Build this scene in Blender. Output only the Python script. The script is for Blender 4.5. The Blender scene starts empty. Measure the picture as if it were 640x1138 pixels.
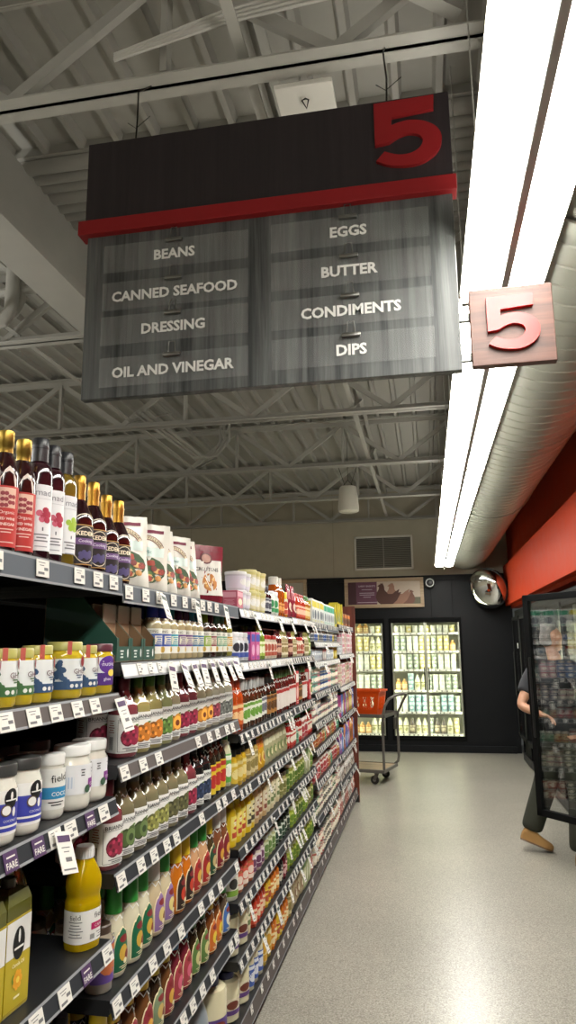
import bpy, bmesh, math, random
from mathutils import Vector, Matrix
random.seed(5)
R = math.radians
PI = math.pi
scene = bpy.context.scene
COL = scene.collection

# ---------------------------------------------------------------- materials
def lin(c):
    return c / 12.92 if c <= 0.04045 else ((c + 0.055) / 1.055) ** 2.4
def hexc(h):
    h = h.lstrip('#')
    return tuple(lin(int(h[i:i + 2], 16) / 255) for i in (0, 2, 4)) + (1,)
_M = {}
def P(h, kind='plastic'):
    """procedural material from a hex colour; kind picks the surface"""
    key = (h, kind)
    if key in _M:
        return _M[key]
    m = bpy.data.materials.new('%s_%s' % (kind, h.lstrip('#')))
    m.use_nodes = True
    nt = m.node_tree
    b = nt.nodes['Principled BSDF']
    c = hexc(h)
    b.inputs['Base Color'].default_value = c
    S = lambda n, v: b.inputs[n].__setattr__('default_value', v)
    N, L = nt.nodes, nt.links
    if kind == 'plastic':
        S('Roughness', .32)
    elif kind == 'paper':
        S('Roughness', .55)
    elif kind == 'insert':
        S('Roughness', .65); S('Specular IOR Level', .12)
    elif kind == 'film':
        S('Roughness', .25)
    elif kind == 'glass':          # filled glass: contents colour under a hard clear skin
        S('Roughness', .12); S('Coat Weight', .8); S('Coat Roughness', .03)
    elif kind == 'clear':          # see-through liquid or glass
        S('Roughness', .08); S('Transmission Weight', .55); S('IOR', 1.33); S('Subsurface Weight', .3); S('Subsurface Scale', .02); S('Subsurface Radius', (1, .8, .2))
    elif kind == 'metal':
        S('Roughness', .35); S('Metallic', 1)
    elif kind == 'paint':
        S('Roughness', .5)
        n = N.new('ShaderNodeTexNoise'); n.inputs['Scale'].default_value = 6; n.inputs['Detail'].default_value = 6
        tc = N.new('ShaderNodeTexCoord'); L.new(tc.outputs['Object'], n.inputs['Vector'])
        r = N.new('ShaderNodeMapRange'); r.inputs['To Min'].default_value = .4; r.inputs['To Max'].default_value = .62
        L.new(n.outputs['Fac'], r.inputs['Value']); L.new(r.outputs['Result'], b.inputs['Roughness'])
        mx = N.new('ShaderNodeMixRGB'); mx.blend_type = 'MULTIPLY'; mx.inputs['Fac'].default_value = .18
        mx.inputs['Color1'].default_value = c; L.new(n.outputs['Fac'], mx.inputs['Color2'])
        L.new(mx.outputs['Color'], b.inputs['Base Color']); S('Specular IOR Level', .25)
    elif kind == 'cloth':
        S('Roughness', .9)
        n = N.new('ShaderNodeTexNoise'); n.inputs['Scale'].default_value = 260
        bp = N.new('ShaderNodeBump'); bp.inputs['Strength'].default_value = .15
        L.new(n.outputs['Fac'], bp.inputs['Height']); L.new(bp.outputs['Normal'], b.inputs['Normal'])
    elif kind == 'shelfsteel':
        S('Roughness', .38)
        n = N.new('ShaderNodeTexNoise'); n.inputs['Scale'].default_value = 300
        bp = N.new('ShaderNodeBump'); bp.inputs['Strength'].default_value = .06
        L.new(n.outputs['Fac'], bp.inputs['Height']); L.new(bp.outputs['Normal'], b.inputs['Normal'])
    elif kind == 'skin':
        S('Roughness', .5); S('Subsurface Weight', .08)
    elif kind.startswith('emit'):
        S('Emission Color', c); S('Emission Strength', float(kind[4:]))
    _M[key] = m
    return m

def wood(name, c1, c2, scale=1.0, rough=.45, axis='z'):
    m = bpy.data.materials.new(name); m.use_nodes = True
    nt = m.node_tree; N, L = nt.nodes, nt.links; b = N['Principled BSDF']
    tc = N.new('ShaderNodeTexCoord'); mp = N.new('ShaderNodeMapping')
    s = {'z': (60, 60, 2.2), 'x': (2.2, 60, 60), 'y': (60, 2.2, 60)}[axis]
    mp.inputs['Scale'].default_value = tuple(v * scale for v in s)
    n = N.new('ShaderNodeTexNoise'); n.inputs['Scale'].default_value = 1; n.inputs['Detail'].default_value = 9
    n.inputs['Roughness'].default_value = .68; n.inputs['Distortion'].default_value = .35
    r = N.new('ShaderNodeValToRGB')
    r.color_ramp.elements[0].position = .33; r.color_ramp.elements[0].color = hexc(c1)
    r.color_ramp.elements[1].position = .68; r.color_ramp.elements[1].color = hexc(c2)
    L.new(tc.outputs['Object'], mp.inputs['Vector']); L.new(mp.outputs['Vector'], n.inputs['Vector'])
    L.new(n.outputs['Fac'], r.inputs['Fac']); L.new(r.outputs['Color'], b.inputs['Base Color'])
    bp = N.new('ShaderNodeBump'); bp.inputs['Strength'].default_value = .25; bp.inputs['Distance'].default_value = .004
    L.new(n.outputs['Fac'], bp.inputs['Height']); L.new(bp.outputs['Normal'], b.inputs['Normal'])
    b.inputs['Roughness'].default_value = rough
    return m

def floor_material():
    m = bpy.data.materials.new('speckled_floor'); m.use_nodes = True
    nt = m.node_tree; N, L = nt.nodes, nt.links; b = N['Principled BSDF']
    tc = N.new('ShaderNodeTexCoord')
    n1 = N.new('ShaderNodeTexNoise'); n1.inputs['Scale'].default_value = 120; n1.inputs['Detail'].default_value = 3
    n1.inputs['Roughness'].default_value = .75
    n2 = N.new('ShaderNodeTexNoise'); n2.inputs['Scale'].default_value = 1.3; n2.inputs['Detail'].default_value = 5
    v = N.new('ShaderNodeTexVoronoi'); v.inputs['Scale'].default_value = 95
    for x in (n1, n2, v):
        L.new(tc.outputs['Object'], x.inputs['Vector'])
    r = N.new('ShaderNodeValToRGB'); e = r.color_ramp.elements
    e[0].position = .34; e[0].color = hexc('#5f5a4f'); e[1].position = .66; e[1].color = hexc('#e9e5da')
    k = e.new(.5); k.color = hexc('#a8a296')
    L.new(n1.outputs['Fac'], r.inputs['Fac'])
    r2 = N.new('ShaderNodeValToRGB'); e = r2.color_ramp.elements
    e[0].position = .0; e[0].color = hexc('#7a7468'); e[1].position = .9; e[1].color = hexc('#cfcabd')
    L.new(v.outputs['Color'], r2.inputs['Fac'])
    mx = N.new('ShaderNodeMixRGB'); mx.inputs['Fac'].default_value = .4
    L.new(r.outputs['Color'], mx.inputs['Color1']); L.new(r2.outputs['Color'], mx.inputs['Color2'])
    r3 = N.new('ShaderNodeValToRGB'); e = r3.color_ramp.elements
    e[0].position = .3; e[0].color = (.66, .66, .66, 1); e[1].position = .7; e[1].color = (.8, .8, .8, 1)
    L.new(n2.outputs['Fac'], r3.inputs['Fac'])
    m2 = N.new('ShaderNodeMixRGB'); m2.blend_type = 'MULTIPLY'; m2.inputs['Fac'].default_value = 1
    L.new(mx.outputs['Color'], m2.inputs['Color1']); L.new(r3.outputs['Color'], m2.inputs['Color2'])
    L.new(m2.outputs['Color'], b.inputs['Base Color'])
    b.inputs['Roughness'].default_value = .3
    b.inputs['Specular IOR Level'].default_value = .5
    bp = N.new('ShaderNodeBump'); bp.inputs['Strength'].default_value = .04; bp.inputs['Distance'].default_value = .002
    L.new(n1.outputs['Fac'], bp.inputs['Height']); L.new(bp.outputs['Normal'], b.inputs['Normal'])
    return m

def pane_material(name, ior=1.5, tint=(1, 1, 1, 1)):
    """thin clear pane: passes light, mirrors at its Fresnel share"""
    m = bpy.data.materials.new(name); m.use_nodes = True
    nt = m.node_tree; N, L = nt.nodes, nt.links
    N.remove(N['Principled BSDF']); out = N['Material Output']
    t = N.new('ShaderNodeBsdfTransparent'); t.inputs['Color'].default_value = tint
    g = N.new('ShaderNodeBsdfGlossy'); g.inputs['Roughness'].default_value = .02
    f0 = ((ior - 1) / (ior + 1)) ** 2 * 1.4
    ge = N.new('ShaderNodeNewGeometry'); dt = N.new('ShaderNodeVectorMath'); dt.operation = 'DOT_PRODUCT'
    L.new(ge.outputs['Normal'], dt.inputs[0]); L.new(ge.outputs['Incoming'], dt.inputs[1])
    def mth(op, a, b=None):
        q = N.new('ShaderNodeMath'); q.operation = op
        for i, v in enumerate((a, b)):
            if v is None: continue
            if isinstance(v, (int, float)): q.inputs[i].default_value = v
            else: L.new(v, q.inputs[i])
        return q.outputs[0]
    sch = mth('ADD', mth('MULTIPLY', mth('POWER', mth('SUBTRACT', 1, mth('ABSOLUTE', dt.outputs['Value'])), 5), 1 - f0), f0)
    mx = N.new('ShaderNodeMixShader')
    L.new(sch, mx.inputs['Fac']); L.new(t.outputs['BSDF'], mx.inputs[1]); L.new(g.outputs['BSDF'], mx.inputs[2])
    L.new(mx.outputs['Shader'], out.inputs['Surface'])
    return m

# ---------------------------------------------------------------- mesh builder
class MB:
    def __init__(s):
        s.v = []; s.f = []; s.m = []; s.sm = []; s.mats = []
    def mi(s, mat):
        if mat not in s.mats:
            s.mats.append(mat)
        return s.mats.index(mat)
    def add(s, vs, fs, mat, smooth=False):
        o = len(s.v); k = s.mi(mat)
        s.v += [tuple(p) for p in vs]
        for f in fs:
            s.f.append(tuple(i + o for i in f)); s.m.append(k); s.sm.append(smooth)
    def merge(s, o):
        k = len(s.v); s.v += o.v
        for f, m, q in zip(o.f, o.m, o.sm):
            s.f.append(tuple(i + k for i in f)); s.m.append(s.mi(o.mats[m])); s.sm.append(q)
    def box(s, x0, x1, y0, y1, z0, z1, mat, bev=0):
        if bev:
            bm = bmesh.new()
            M = Matrix.Translation(((x0 + x1) / 2, (y0 + y1) / 2, (z0 + z1) / 2)) @ Matrix.Diagonal((x1 - x0, y1 - y0, z1 - z0, 1))
            bmesh.ops.create_cube(bm, size=1, matrix=M)
            bmesh.ops.bevel(bm, geom=bm.edges[:], offset=bev, segments=2, affect='EDGES', profile=.5)
            bm.verts.index_update()
            s.add([v.co[:] for v in bm.verts], [[v.index for v in f.verts] for f in bm.faces], mat)
            bm.free(); return
        vs = [(x, y, z) for x in (x0, x1) for y in (y0, y1) for z in (z0, z1)]
        s.add(vs, [(0, 1, 3, 2), (4, 6, 7, 5), (0, 4, 5, 1), (2, 3, 7, 6), (0, 2, 6, 4), (1, 5, 7, 3)], mat)
    def bar(s, a, b, w, h, mat, up=(0, 0, 1)):
        """rectangular bar from a to b, w across, h along up"""
        a = Vector(a); b = Vector(b); d = (b - a).normalized(); up = Vector(up)
        if abs(d.dot(up)) > .98: up = Vector((1, 0, 0))
        r = d.cross(up).normalized(); u = r.cross(d)
        vs = []
        for p in (a, b):
            for i, j in ((-1, -1), (1, -1), (1, 1), (-1, 1)):
                vs.append(p + r * (i * w / 2) + u * (j * h / 2))
        s.add(vs, [(0, 3, 2, 1), (4, 5, 6, 7), (0, 1, 5, 4), (1, 2, 6, 5), (2, 3, 7, 6), (3, 0, 4, 7)], mat)
    def tube(s, pts, r, mat, seg=10, caps=True):
        pts = [Vector(p) for p in pts]; n = len(pts); rings = []
        ref = None
        for i, p in enumerate(pts):
            d = (pts[min(i + 1, n - 1)] - pts[max(i - 1, 0)]).normalized()
            if ref is None:
                ref = Vector((0, 0, 1)) if abs(d.z) < .9 else Vector((1, 0, 0))
            u = (ref - d * ref.dot(d)).normalized(); w = d.cross(u); ref = u
            rr = r[i] if isinstance(r, (list, tuple)) else r
            rings.append([p + (u * math.cos(t) + w * math.sin(t)) * rr for t in [2 * PI * k / seg for k in range(seg)]])
        vs = [v for q in rings for v in q]; fs = []
        for i in range(n - 1):
            for k in range(seg):
                fs.append((i * seg + k, i * seg + (k + 1) % seg, (i + 1) * seg + (k + 1) % seg, (i + 1) * seg + k))
        s.add(vs, fs, mat, True)
        if caps:
            s.add(rings[0], [tuple(range(seg))[::-1]], mat); s.add(rings[-1], [tuple(range(seg))], mat)
    def lathe(s, prof, mat, seg=20, sx=1, sy=1, p=2, c=(0, 0, 0), caps=True):
        n = len(prof); vs = []
        for r, z in prof:
            for k in range(seg):
                x, y = sect(2 * PI * k / seg, r, sx, sy, p); vs.append((c[0] + x, c[1] + y, c[2] + z))
        fs = [(i * seg + k, i * seg + (k + 1) % seg, (i + 1) * seg + (k + 1) % seg, (i + 1) * seg + k) for i in range(n - 1) for k in range(seg)]
        s.add(vs, fs, mat, True)
        if caps:
            s.add(vs[:seg], [tuple(range(seg))[::-1]], mat, True); s.add(vs[-seg:], [tuple(range(seg))], mat, True)
    def prism(s, poly, z0, z1, mat, T=None):
        """2-D polygon (x,y) extruded z0..z1 then transformed"""
        n = len(poly); vs = [(x, y, z0) for x, y in poly] + [(x, y, z1) for x, y in poly]
        if T is not None: vs = [tuple(T @ Vector(v)) for v in vs]
        s.add(vs, [tuple(range(n))[::-1], tuple(range(n, 2 * n))] + [(i, (i + 1) % n, n + (i + 1) % n, n + i) for i in range(n)], mat)
    def mesh(s, name='mesh'):
        me = bpy.data.meshes.new(name)
        me.from_pydata(s.v, [], s.f)
        for m in s.mats: me.materials.append(m)
        me.polygons.foreach_set('material_index', s.m)
        me.polygons.foreach_set('use_smooth', s.sm)
        me.update()
        if any(s.sm): me.set_sharp_from_angle(angle=R(40))
        return me
    def build(s, name, parent=None, loc=None):
        o = bpy.data.objects.new(name, s.mesh(name)); COL.objects.link(o)
        if parent: o.parent = parent
        if loc: o.location = loc
        return o

def sect(t, r, sx=1, sy=1, p=2):
    c, q = math.cos(t), math.sin(t)
    if p != 2:
        k = (abs(c) ** p + abs(q) ** p) ** (-1 / p); c *= k; q *= k
    return r * sx * c, r * sy * q

# ---- printed artwork laid on a surface through a mapper (u right, v up, e lift)
def cyl_map(r, sx=1, sy=1, p=2, rfun=None):
    def f(u, v, e):
        rr = rfun(v) if rfun else r
        t = u / (rr * (sx + sy) / 2); x, y = sect(t, rr + e, sx, sy, p); return (x, y, v)
    return f
def flat_map(x):
    return lambda u, v, e: (x + e, u, v)
EPS = .0006
def a_rect(mb, mp, u0, u1, v0, v1, mat, lay=1, du=.007):
    n = max(1, int(math.ceil((u1 - u0) / du))); nv = max(1, int(math.ceil((v1 - v0) / .05)))
    vs = [mp(u0 + (u1 - u0) * i / n, v0 + (v1 - v0) * j / nv, EPS * lay) for j in range(nv + 1) for i in range(n + 1)]
    fs = [(j * (n + 1) + i, j * (n + 1) + i + 1, (j + 1) * (n + 1) + i + 1, (j + 1) * (n + 1) + i) for j in range(nv) for i in range(n)]
    mb.add(vs, fs, mat, True)
def a_ell(mb, mp, cu, cv, ru, rv, mat, lay=2, seg=12):
    vs = [mp(cu, cv, EPS * lay)]
    for q in (.5, 1):
        vs += [mp(cu + ru * q * math.cos(2 * PI * k / seg), cv + rv * q * math.sin(2 * PI * k / seg), EPS * lay) for k in range(seg)]
    fs = [(0, 1 + k, 1 + (k + 1) % seg) for k in range(seg)] + [(1 + k, 1 + seg + k, 1 + seg + (k + 1) % seg, 1 + (k + 1) % seg) for k in range(seg)]
    mb.add(vs, fs, mat, True)
def a_poly(mb, mp, pts, mat, lay=2):
    mb.add([mp(u, v, EPS * lay) for u, v in pts], [tuple(range(len(pts)))], mat)
_T = {}
def glyphs(t, bold=.0, space=1.0):
    k = (t, bold, space)
    if k not in _T:
        cu = bpy.data.curves.new('t', 'FONT'); cu.body = t; cu.align_x = 'CENTER'; cu.align_y = 'CENTER'; cu.size = 1
        cu.resolution_u = 2; cu.offset = bold; cu.space_character = space
        o = bpy.data.objects.new('t', cu); COL.objects.link(o)
        dg = bpy.context.evaluated_depsgraph_get(); dg.update()
        me = bpy.data.meshes.new_from_object(o.evaluated_get(dg))
        vs = [v.co.to_2d() for v in me.vertices]; fs = [tuple(p.vertices) for p in me.polygons]
        bpy.data.objects.remove(o); bpy.data.curves.remove(cu); bpy.data.meshes.remove(me)
        xs = [v.x for v in vs]; ys = [v.y for v in vs]
        cx = (min(xs) + max(xs)) / 2; cy = (min(ys) + max(ys)) / 2
        _T[k] = ([(v.x - cx, v.y - cy) for v in vs], fs, max(xs) - min(xs), max(ys) - min(ys))
    return _T[k]
def a_text(mb, mp, t, cu, cv, mat, h=None, w=None, lay=3, bold=.0, rot=0):
    vs, fs, W, Hh = glyphs(t, bold)
    s = h / Hh if h else w / W
    sx = w / W if (h and w) else s
    c, q = math.cos(rot), math.sin(rot)
    pts = []
    for x, y in vs:
        x *= sx; y *= s
        pts.append(mp(cu + x * c - y * q, cv + x * q + y * c, EPS * lay))
    mb.add(pts, fs, mat)

# ---------------------------------------------------------------- objects
def tag(o, label, cat=None, group=None, kind=None):
    if label: o['label'] = label
    if cat: o['category'] = cat
    if group: o['group'] = group
    if kind: o['kind'] = kind
    return o
def empty(name, loc=(0, 0, 0), rz=0, label=None, cat=None, group=None, kind=None):
    o = bpy.data.objects.new(name, None); o.empty_display_size = .05
    COL.objects.link(o); o.location = loc; o.rotation_euler = (0, 0, rz)
    return tag(o, label, cat, group, kind)
def structure(mb, name):
    o = mb.build(name); o['kind'] = 'structure'; return o
ORD = 'zeroth first second third fourth fifth sixth seventh eighth ninth tenth eleventh twelfth thirteenth fourteenth fifteenth sixteenth seventeenth eighteenth nineteenth twentieth'.split()
def nth(n):
    if n <= 20: return ORD[n]
    t, u = divmod(n, 10); T = {2: 'twent', 3: 'thirt', 4: 'fort', 5: 'fift', 6: 'sixt'}[t]
    return T + 'ieth' if u == 0 else T + 'y-' + ORD[u]

def film_material(name):
    """thin clear plastic sleeve: mostly see-through, a little milky"""
    m = bpy.data.materials.new(name); m.use_nodes = True
    nt = m.node_tree; N, L = nt.nodes, nt.links; N.remove(N['Principled BSDF']); out = N['Material Output']
    t = N.new('ShaderNodeBsdfTransparent'); d = N.new('ShaderNodeBsdfDiffuse'); d.inputs['Color'].default_value = (.7, .72, .72, 1)
    g = N.new('ShaderNodeBsdfGlossy'); g.inputs['Roughness'].default_value = .15
    a, b = N.new('ShaderNodeMixShader'), N.new('ShaderNodeMixShader'); a.inputs['Fac'].default_value = .06; b.inputs['Fac'].default_value = .04
    L.new(t.outputs[0], a.inputs[1]); L.new(d.outputs[0], a.inputs[2]); L.new(a.outputs[0], b.inputs[1]); L.new(g.outputs[0], b.inputs[2]); L.new(b.outputs[0], out.inputs['Surface'])
    return m

def red_paint():
    m = P('#a83a22', 'paint').copy(); m.name = 'red_wall_paint'; m.node_tree.nodes['Principled BSDF'].inputs['Specular IOR Level'].default_value = .012; return m
# ================================================================ the room
BLACK = P('#090c10', 'paint'); OLIVE = P('#b3ad9a', 'paint'); DECK = P('#a5a39b', 'paint'); STEEL = P('#b2b0a8', 'paint')
RED = red_paint(); WHITE = P('#e8e8e4'); CHARCOAL = P('#1c1d1f', 'shelfsteel'); WIRE = P('#3a3a38', 'metal')
BACK = 11.58
mb = MB(); mb.box(-9, 2.3, -6, 12.5, -.1, 0, floor_material()); structure(mb, 'floor')
# fluted steel deck, flutes along the aisle, with one bay of cross-laid ribs
def deck(x0, x1, y0, y1):
    mb = MB(); pr = []; x = x0
    while x < x1:
        pr += [(x, 4.175), (x + .14, 4.175), (x + .155, 4.13), (x + .185, 4.13)]; x += .2
    vs = [(a, y, z) for y in (y0, y1) for a, z in pr]; n = len(pr)
    mb.add(vs, [(i, i + 1, n + i + 1, n + i) for i in range(n - 1)], DECK)
    mb.box(x0, x1, y0, y1, 4.18, 4.22, DECK)
    return mb
m1 = deck(-9, 2.3, -6, 3.02); m1.merge(deck(-9, 2.3, 3.98, 12.5))
y = 3.02; k = 0
while y < 3.97:
    w = .11 if k % 3 == 0 else .075
    pts = [(y + w / 2 + w * .47 * math.cos(t), 4.12 - .035 * math.sin(t)) for t in [PI * i / 8 for i in range(9)]]
    vs = [(x, a, z) for x in (-9, 2.3) for a, z in pts]; n = len(pts)
    m1.add(vs, [(i, i + 1, n + i + 1, n + i) for i in range(n - 1)], DECK, True); y += w; k += 1
m1.box(-9, 2.3, 3.0, 4.0, 4.125, 4.2, DECK)
structure(m1, 'ceiling')
# walls
mb = MB()
mb.box(-9, 1.32, BACK, BACK + .1, 2.7, 4.2, OLIVE)
for a in (-6.3, -3.9, -1.45, .95):
    mb.box(a, a + .006, BACK - .003, BACK, 2.7, 4.13, P('#8f8a78', 'paint'))
mb.box(-9, 1.32, BACK + .005, BACK + .1, 2.02, 2.7, BLACK)
mb.box(-9, -1.86, BACK + .005, BACK + .1, .18, 2.02, BLACK); mb.box(-.655, -.585, BACK + .005, BACK + .1, .18, 2.02, BLACK)
mb.box(.535, 1.32, BACK + .005, BACK + .1, .18, 2.02, BLACK); mb.box(-9, 1.32, BACK + .005, BACK + .1, 0, .18, BLACK)
structure(mb, 'wall_back')
mb = MB(); mb.box(-9.1, -9, -6, 12.5, 0, 4.2, OLIVE); structure(mb, 'wall_left')
mb = MB(); mb.box(1.3, 1.42, -6, BACK, 2.15, 4.2, RED); mb.box(2.2, 2.3, -6, 12.5, 0, 2.3, BLACK); structure(mb, 'wall_right')
mb = MB(); mb.box(-9, 2.3, -6.1, -6, 0, 4.2, OLIVE); structure(mb, 'wall_front')
mb = MB(); mb.box(1.22, 1.299, -6, BACK, 2.19, 2.8, RED, .004); structure(mb, 'trim_1')        # red soffit band
mb = MB(); mb.box(-9, 1.22, BACK - .02, BACK, 2.62, 2.70, BLACK, .004); mb.box(.09, .42, BACK - .012, BACK, 2.03, 2.6, BLACK, .003)
structure(mb, 'trim_2')
mb = MB(); mb.box(-9, 1.25, BACK - .03, BACK, 0, .1, BLACK, .004); structure(mb, 'baseboard_back')

# open-web roof joists
def joist(y, label):
    root = empty('ceiling_joist', (0, y, 0)); root['kind'] = 'structure'
    for nm, z0, z1 in (('bottom_chord', 3.6, 3.65), ('top_chord', 4.07, 4.125)):
        b = MB()
        for s in (-1, 1):
            b.box(-9, 1.29, min(s * .0012, s * .056), max(s * .0012, s * .056), z0 if nm[0] == 'b' else z1 - .007, z0 + .007 if nm[0] == 'b' else z1, STEEL)
            b.box(-9, 1.29, min(s * .0012, s * .008), max(s * .0012, s * .008), z0, z1, STEEL)
        b.build(nm, root)
    x = -8.9; k = 0
    while x < 1.0:
        b = MB(); b.bar((x, 0, 3.63), (x + .62, 0, 4.09), .03, .045, STEEL); b.build('web_bar', root)
        b = MB(); b.bar((x + .62, .004, 4.09), (x + 1.24, .004, 3.63), .03, .045, STEEL); b.build('web_bar', root)
        b = MB(); b.bar((x + .62, -.004, 3.64), (x + .62, -.004, 4.08), .05, .025, STEEL); b.build('web_bar', root)
        x += 1.24; k += 1
for y in (.25, 2.13, 4.05, 5.97, 7.8, 9.64, 11.45):
    joist(y, '')
# bridging struts running along the aisle between joists
mb = MB()
for x in (-2.6, -.55, .9):
    mb.bar((x, -2, 4.05), (x, 11.5, 4.05), .04, .012, STEEL); mb.bar((x, -2, 3.67), (x, 11.5, 3.67), .04, .008, STEEL)
for x, y in ((-.55, .25), (-.55, 4.05), (-.55, 5.97), (-.55, 7.8), (-.55, 9.64), (-2.6, 4.05), (-2.6, 5.97), (-2.6, 7.8)):
    mb.bar((x, y, 3.66), (x, y + 1.0, 4.08), .035, .01, STEEL)
for a, b in (((-1.9, .9, 4.1), (.2, 2.1, 3.68)), ((-2.4, 2.2, 3.95), (-1.1, 1.1, 4.1))):
    mb.bar(a, b, .05, .05, STEEL)
structure(mb, 'ceiling_bridging')
mb = MB(); mb.box(-2.1, -1.86, -3, 3.98, 3.6, 3.607, STEEL); mb.box(-2.1, -1.86, -3, 3.98, 3.607, 3.66, STEEL); mb.box(-1.985, -1.975, -3, 3.98, 3.66, 4.1, STEEL)
structure(mb, 'ceiling_beam')
mb = MB()
for dx in (0, .05, .1):
    mb.tube([(-2.55 + dx, 5.9, 3.72 + dx * .3), (-2.5 + dx, 7.4, 3.72), (-2.44 + dx, 7.5, 3.72), (-2.3 + dx * .6, 7.52, 3.74), (-2.2 + dx, 7.52, 3.9), (-2.2 + dx, 7.52, 4.12)], .016, STEEL, 8)
structure(mb, 'ceiling_conduit')
mb = MB()
mb.tube([(-3.6, 3.9, 3.72), (-2.62, 3.9, 3.72), (-2.54, 3.9, 3.75), (-2.5, 3.9, 3.83), (-2.5, 3.9, 4.1)], .035, STEEL, 10)
mb.tube([(-3.6, 3.8, 3.62), (-2.7, 3.8, 3.62), (-2.56, 3.82, 3.66), (-2.52, 3.84, 3.74), (-2.52, 3.84, 4.1)], .045, STEEL, 10)
mb.tube([(-3.6, 3.9, 3.9), (-2.3, 3.9, 3.9)], .03, STEEL, 8)
structure(mb, 'ceiling_pipe')
mb = MB()
for k in range(4):
    mb.tube([(-1.0, 2.04, 3.655 + .008 * k), (-.6, 2.06, 3.75 + .017 * k), (-.2, 2.06, 3.78 + .02 * k), (.25, 2.06, 3.85 + .016 * k), (.9, 2.06, 3.93 + .015 * k)], .006, P('#c9c7c0', 'plastic'), 6)
structure(mb, 'ceiling_cable')

UPW = 20
# ---------------------------------------------------------------- lamps
LENS = P('#fffdf4', 'emit30'); UPFILL = P('#fffaf0', 'emit10')
def fixture(y0, y1, x=.299, lab='', grp='strip lights over the aisle'):
    root = empty('strip_light', (x, y0, 2.75), 0, lab, 'ceiling light', grp)
    L_ = y1 - y0
    b = MB(); poly = [(-.135, .035), (-.07, .1), (.07, .1), (.135, .035), (.135, .028), (-.135, .028)]
    T = Matrix(((1, 0, 0, 0), (0, 0, 1, 0), (0, 1, 0, 0), (0, 0, 0, 1)))
    b.prism(poly, 0, L_, WHITE, T); b.build('housing', root)
    for s in (-1, 1):
        b = MB(); cx = s * .0715; n = 8
        pts = [(cx + .0575 * math.cos(t), .022 - .022 * math.sin(t)) for t in [PI * i / n for i in range(n + 1)]]
        m_ = len(pts); vs = [(a, yy, z) for yy in (.012, L_ - .012) for a, z in pts]
        b.add(vs, [(i, i + 1, m_ + i + 1, m_ + i) for i in range(m_ - 1)], LENS, True)
        b.add(vs[:m_], [tuple(range(m_))], LENS); b.add(vs[m_:], [tuple(range(m_))[::-1]], LENS)
        b.build('lens', root)
    b = MB(); b.box(-.05, .05, .02, L_ - .02, .1005, .108, UPFILL); b.build('uplight_lens', root)  # upward glow added on the unseen housing top to brighten the ceiling
    b = MB(); b.box(-.0115, .0115, 0, L_, -.014, .03, P('#a9a9a6', 'paint'), .003); b.build('divider', root)
    b = MB(); b.box(-.13, .13, .0005, .011, -.002, .03, P('#8f8f8c')); b.box(-.13, .13, L_ - .011, L_ - .0005, -.002, .03, P('#8f8f8c')); b.build('end_plate', root)
    for yy in (.4, L_ - .4):
        b = MB(); b.tube([(-.09, yy, .08), (-.09, yy, 1.3)], .0022, STEEL, 6); b.build('hanger', root)
ys = [10.86, 9.67, 7.24, 4.79, 2.35, -.09, -2.53, -4.97]
fl = ['bright strip light at the far end of the row, nearest the back wall', 'bright strip light, second from the back wall', 'long bright strip light just beyond the numbered flag sign',
      'bright strip light passing behind the small square 5 sign', 'big bright strip light at the top right, nearest overhead', 'strip light overhead behind the camera', 'strip light farther behind the camera', 'strip light farthest behind']
for i in range(6):
    fixture(ys[i + 1], ys[i], lab=fl[i])
mb = MB(); mb.tube([(.299, 10.87, 2.76), (.299, 10.9, 2.75), (.299, 10.91, 2.72)], .009, WHITE, 8)
tag(mb.build('light_cord'), 'small white plug end on the far end of the strip lights', 'cord')
# unseen fill lamps added outside the frame, downward and upward, to brighten the ceiling
def put_fill_lamp(x, y, w, up):
    d = bpy.data.lights.new('neighbour_lamp', 'AREA'); d.shape = 'RECTANGLE'; d.size = .24; d.size_y = 2.3; d.energy = w; d.color = (1, .99, .95)
    o = bpy.data.objects.new('neighbour_lamp', d); COL.objects.link(o); o.location = (x, y, 2.87 if up else 2.74); o.rotation_euler = (PI if up else 0, 0, 0)
for x, ymax in ((-3.3, 4.2), (-6.6, 8.6)):
    y = -4.8
    while y < ymax:
        put_fill_lamp(x, y, 40, False); put_fill_lamp(x, y, UPW, True); y += 2.44
# pendant
root = empty('pendant_speaker', (-.86, 8.45, 3.19), 0, 'white drum-shaped pendant hanging by wires from the ceiling joists', 'pendant')
b = MB(); b.lathe([(.0, 0), (.10, .0), (.122, .012), (.128, .05), (.105, .30), (.095, .315), (0, .315)], P('#d9d5c9'), 28); b.build('drum', root)
b = MB()
for s in (-1, 1): b.tube([(s * .07, 0, .315), (0, 0, .4)], .004, WIRE, 5); b.tube([(s * .03, 0, .315), (s * .13, 0, .62)], .003, WIRE, 5)
b.tube([(0, 0, .4), (0, 0, .93)], .003, WIRE, 5); b.build('hanging_wire', root)
# spiral duct
root = empty('air_duct', (.664, -5.95, 3.18), 0, 'big round spiral-seamed grey air duct running along the right side', 'duct')
b = MB(); DM = P('#a9aba2', 'paint'); prof = []; L_ = 17.4; y = 0
seg = 40; rings = []
while y < L_:
    rings += [(.4, y), (.4, y + .105), (.4055, y + .109), (.4055, y + .117), (.4, y + .121)]; y += .125
vs = [(r * math.cos(2 * PI * k / seg), y, r * math.sin(2 * PI * k / seg)) for r, y in rings for k in range(seg)]
fs = [(i * seg + k, i * seg + (k + 1) % seg, (i + 1) * seg + (k + 1) % seg, (i + 1) * seg + k) for i in range(len(rings) - 1) for k in range(seg)]
DUCTM = bpy.data.materials.new('galvanised'); DUCTM.use_nodes = True; bs = DUCTM.node_tree.nodes['Principled BSDF']
bs.inputs['Base Color'].default_value = hexc('#a2a49a'); bs.inputs['Metallic'].default_value = .75; bs.inputs['Roughness'].default_value = .42
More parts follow.
